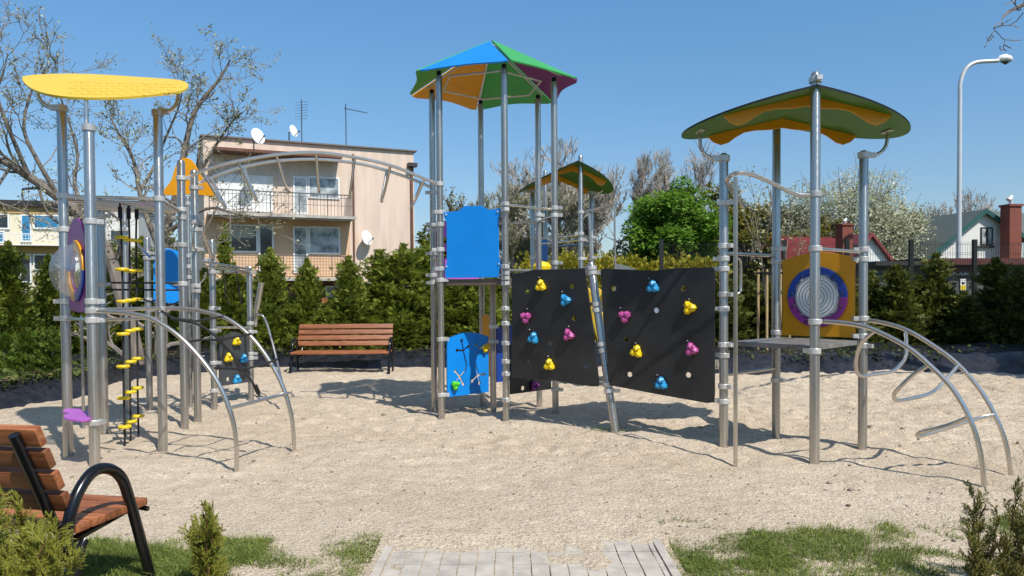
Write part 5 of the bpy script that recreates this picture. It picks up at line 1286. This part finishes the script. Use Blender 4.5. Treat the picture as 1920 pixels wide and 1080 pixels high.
# raised earth bank covered by black membrane round three sides
def strip(name, path, width, m, hfun, nu=220, nv=26, seed=3):
    P = smoothpath([Vector((x, y, 0)) for x, y in path], 12); n = len(P); V = []
    for i_ in range(nu):
        f = i_/(nu-1)*(n-1); k = min(int(f), n-2); p = P[k].lerp(P[k+1], f-k); d = (P[k+1]-P[k]).normalized(); nn_ = Vector((-d.y, d.x, 0))
        for j_ in range(nv):
            t = j_/(nv-1); q_ = p + nn_*t*width; V.append((q_.x, q_.y, t))
    V = np.array(V); X, Y, Tt = V[:, 0], V[:, 1], V[:, 2]; wob = vnoise(X, Y, 1.2, 33)
    Z_ = hfun(Tt) + .05*vnoise(X, Y, 1.6, seed)+.028*vnoise(X*1.5, Y, 4, seed+1)+.012*vnoise(X, Y, 11, seed+2)
    V2_ = np.stack([X+.12*wob, Y+.12*wob, Z_], 1); ii, jj = np.meshgrid(np.arange(nu-1), np.arange(nv-1), indexing='ij'); a_ = (ii*nv+jj).ravel()
    o = npobj(name, V2_, np.stack([a_, a_+nv, a_+nv+1, a_+1], 1), m); o.data.polygons.foreach_set('use_smooth', [True]*len(a_)); o['kind'] = 'structure'; return o
hf_ = lambda t: -.12 + .42*np.clip(t*3.2, 0, 1)**.8 + .12*t
mem = strip('membrane', [(12.5, 13.6), (8, 13.9), (4.4, 14.2), (2, 15.3), (-1.5, 15.6), (-4.8, 15.7), (-6.3, 15.2), (-6.9, 13.6), (-6.8, 12), (-6.9, 10.9), (-7.3, 9.8), (-8.2, 7.5)], -2.3, FOIL, hf_, nu=520)
mem['label'] = 'wrinkled black weed membrane on the planting bank'
# fallen leaves and low weeds on the membrane
def scatter(path, n, seed, off=(.5, 2.2)):
    P = smoothpath([Vector((x, y, 0)) for x, y in path], 12); rng = random.Random(seed); out = []
    for _ in range(n):
        f = rng.random()*(len(P)-1.001); k = int(f); p = P[k].lerp(P[k+1], f-k); d = (P[k+1]-P[k]).normalized(); nn_ = Vector((-d.y, d.x, 0)); q_ = p - nn_*rng.uniform(*off); out.append((q_.x, q_.y, .33))
    return out
mp_ = [(12.5, 13.6), (8, 13.9), (4.4, 14.2), (2, 15.3), (-1.5, 15.6), (-4.8, 15.7), (-6.3, 15.2), (-6.9, 13.6), (-6.8, 12), (-6.9, 10.9), (-7.3, 9.8)]
pts = scatter(mp_, 2600, 5); cl_ = [p for p in pts if vnoise(np.array([p[0]]), np.array([p[1]]), .9, 40)[0] > -.15]
V = leaves(cl_, 5, .06, .07, 8, .4); V[:, 2] = np.maximum(V[:, 2], .25)
o = npobj('ground_cover', V, quads(V), WEED); o['kind'] = 'stuff'; o['label'] = 'low weeds and clippings on the black membrane'
pts = scatter(mp_, 900, 6, (.3, 2.2)); V = leaves(pts, 3, .12, .05, 9, .5); V[:, 2] = .36+np.abs(V[:, 2]-.36)*.15
o = npobj('dry_leaves', V, quads(V), leafmat('dry_leaf', (.16, .10, .05), (.42, .32, .18), .2)); o['kind'] = 'stuff'; o['label'] = 'dry leaves scattered on the membrane'

# pavement of grey blocks
PX0, PX1, PY1 = -.74, .87, 4.84
bm = MB(); rng = random.Random(3); rowh, bw = .20, .105
y = PY1
c_ = 0
while y > 2.6:
    x = PX0
    while x < PX1-.02:
        w_ = min(bw, PX1-x); hz = .030+rng.uniform(-.003, .003)
        bm.box((x+w_/2, y-rowh/2, hz-.03), (w_-.008, rowh-.008, .06)); x += bw
    y -= rowh; c_ += 1
o = obj('pavement', bm, PAVE); o['kind'] = 'structure'
s = MB(); s.box((PX1+.03, 3.6, .0), (.05, 2.3, .075)); s.box((PX0-.03, 3.6, .0), (.05, 2.3, .075)); o = obj('kerb', s, PAVE); o['kind'] = 'structure'
# sand drifted over the blocks
nx2, ny2 = 200, 220; X2, Y2 = np.meshgrid(np.linspace(PX0-.1, PX1+.1, nx2), np.linspace(3.4, 5.0, ny2), indexing='ij')
Z2 = .0345+.014*vnoise(X2, Y2, 2.1, 61)+.008*vnoise(X2, Y2, 6, 62)+.0022*vnoise(X2, Y2, 40, 63)+.034*np.clip((Y2-4.42)/.3, 0, 1) - .016 + .010*np.exp(-((X2-.05)/.35)**2)
V = np.stack([X2, Y2, Z2], -1).reshape(-1, 3); i, j = np.meshgrid(np.arange(nx2-1), np.arange(ny2-1), indexing='ij'); a = (i*ny2+j).ravel()
o = npobj('drifted_sand', V, np.stack([a, a+ny2, a+ny2+1, a+1], 1), SAND); o.data.polygons.foreach_set('use_smooth', [True]*len(a)); o['kind'] = 'structure'
# grass
def grass(regions, n, seed):
    rs = np.random.RandomState(seed); P = []
    for (x0, x1, y0, y1, dens, thr) in regions:
        k = int(n*dens); x = rs.uniform(x0-.15, x1+.15, k); y = rs.uniform(y0, y1+.2, k)
        wx = x+.12*vnoise(x, y, 3, 80); wy = y+.12*vnoise(x, y, 3, 81)
        e = np.minimum(np.minimum(wx-x0, x1-wx), (y1-wy))/.16
        f_ = vnoise(wx, wy, 1.7, 71)*.8+.55*vnoise(wx, wy, 4.7, 72)+.35*vnoise(wx, wy, 11, 73)+np.clip(e, -2.5, .6)*.45-thr
        keep = (rs.uniform(0, 1, k) < np.clip(f_*1.3+.25, 0, 1)**1.4) & ~((x > -.78) & (x < .91) & (y < 4.7)); P.append(np.stack([x[keep], y[keep]], 1))
    P = np.concatenate(P); k = len(P); z = gz(P[:, 0], P[:, 1])+0; B = np.stack([P[:, 0], P[:, 1], z-.005], 1)
    D = np.stack([rs.normal(0, .5, k), rs.normal(0, .5, k), np.ones(k)], 1); D, Sv, N = frames(D); l = rs.uniform(.015, .06, k)*rs.choice([.7, 1, 1.7], k, p=[.45, .45, .10]); w = rs.uniform(.0016, .003, k)
    a_ = B-Sv*w[:, None]; b_ = B+Sv*w[:, None]; m1 = B+D*(l*.6)[:, None]; bend = rs.normal(0, .35, (k, 3))*l[:, None]; bend[:, 2] = -np.abs(bend[:, 2])*.5
    tip = B+D*l[:, None]+bend; c = m1+Sv*(w*.8)[:, None]; d = m1-Sv*(w*.8)[:, None]
    V = np.concatenate([np.stack([a_, b_, c, d], 1), np.stack([d, c, tip+Sv*.0004, tip-Sv*.0004], 1)], 0).reshape(-1, 3)
    o = npobj('grass', V, quads(V), GRASSM); o['kind'] = 'stuff'; o['label'] = 'patchy short grass along the front edge of the sand'
grass([(-3.6, -.80, 3.3, 4.55, 1.3, .22), (.93, 4.2, 3.3, 4.95, 2.4, -.02), (-2.6, -1.7, 3.3, 4.6, .7, -.1), (.93, 1.5, 4.2, 4.85, .25, -.4), (-1.1, -.83, 4.1, 4.7, .12, -.5), (1.0, 1.35, 8.3, 8.7, .02, .1)], 52000, 5)
# pebbles, clods and twigs on the sand
rs = np.random.RandomState(9); nP = 1500; x = rs.uniform(-6, 7, nP); y = 4.5+rs.power(.8, nP)*9; Vv = []; base = np.array([[1,0,0],[0,1,0],[-1,0,0],[0,-1,0],[0,0,.7],[0,0,-.7]]); TF = np.array([[0,1,4],[1,2,4],[2,3,4],[3,0,4],[1,0,5],[2,1,5],[3,2,5],[0,3,5]])
zz_ = gz(x, y); sz = rs.uniform(.004, .014, nP)*np.where(rs.uniform(0, 1, nP) > .96, 2.2, 1)
V = (base[None]*(sz[:, None]*rs.uniform(.6, 1.3, (nP, 3)))[:, None, :] + np.stack([x, y, zz_+sz*.3], 1)[:, None, :]).reshape(-1, 3)
o = npobj('pebbles', V, (TF[None]+np.arange(nP)[:, None, None]*6).reshape(-1, 3), leafmat('dark_clod', (.10, .07, .05), (.36, .30, .24), 0)); o['kind'] = 'stuff'; o['label'] = 'small stones and clods scattered on the sand'

# ------------------------------------------------------------ foreground thuja bushes
def sprays(m, p, d, s_, length, rng, depth, r):
    """scale-leaved branchlet: a thin curved stem with alternating side branchlets"""
    pts = [p.copy()]; n = 5
    for k in range(n):
        d = (d+Vector((rng.gauss(0, .09), rng.gauss(0, .09), rng.gauss(0, .07)+.04))).normalized(); p = p+d*(length/n); pts.append(p.copy())
        if depth > 0:
            for sg in ((-1, 1) if rng.random() < .65 else (rng.choice((-1, 1)),)):
                dd = (d*.75+s_*sg*.65+Vector((rng.gauss(0, .1), rng.gauss(0, .1), rng.gauss(0, .1)))).normalized()
                sprays(m, p, dd, (s_-dd*s_.dot(dd)).normalized(), length*(.50-.05*k)*rng.uniform(.8, 1.2), rng, depth-1, r*.8)
    m.tube(pts, [r*(1-.1*k) for k in range(n)]+[r*.3], 3, cap=False)
def bush(label, px, z, hpix, shoots, spread, m, seed, name='thuja_bush', L=.16, lean=.35, r=.0032, X=None):
    X = at(px, 1000, z).x if X is None else X; H_ = at(px, hpix, z).z; rng = random.Random(seed); t = thing(name, (X, z, 0), label, 'shrub')
    mm = MB(); st = MB()
    for k in range(shoots):
        a = rng.uniform(0, 2*pi); rr = spread*math.sqrt(rng.random()); tall = rng.uniform(.55, 1) if rng.random() < .8 else 1.0
        hh = H_*tall*(1-.45*(rr/spread)**2); b0 = Vector((X+.25*rr*math.cos(a), z+.25*rr*math.sin(a), 0)); e = Vector((X+rr*math.cos(a), z+rr*math.sin(a), hh))
        P = [b0.lerp(e, q_/6)+Vector((rng.gauss(0, .008), rng.gauss(0, .008), 0)) for q_ in range(7)]; st.tube(P, [.006-.0006*q_ for q_ in range(7)], 4)
        for q_ in range(1, 7):
            for j_ in range(3 if q_ < 6 else 2):
                aa = rng.uniform(0, 2*pi); d = Vector((math.cos(aa)*lean*1.8, math.sin(aa)*lean*1.8, 1)).normalized(); s_ = d.cross(Vector((rng.gauss(0, 1), rng.gauss(0, 1), rng.gauss(0, .3)))).normalized()
                sprays(mm, P[q_].lerp(P[q_-1], rng.random()), d, s_, L*rng.uniform(.7, 1.15)*(.75 if q_ == 6 else 1), rng, 2, r)
    obj('foliage', mm, m, t, True); obj('stems', st, RUST, t, True); return t
bush('dense yellow green thuja bush at the bottom left corner in front of the bench', 40, 3.15, 930, 34, .36, THUJAY, 51, X=-2.22, r=.0030, L=.15)
bush('small thuja bush between the near bench and the pavement', 392, 3.95, 935, 6, .10, THUJAY, 52, r=.0032, L=.11)
bush('sparse brownish thuja at the lower right edge', 1835, 3.9, 905, 4, .14, leafmat('bronze_thuja', (.07, .075, .012), (.26, .24, .06), .25), 53, r=.0030, L=.10)
bush('sparse brownish thuja cut by the right picture edge', 1905, 3.9, 895, 4, .14, bpy.data.materials['bronze_thuja'], 54, r=.0030, L=.10)
print('objects', len(bpy.data.objects), 'polys', sum(len(m.polygons) for m in bpy.data.meshes))
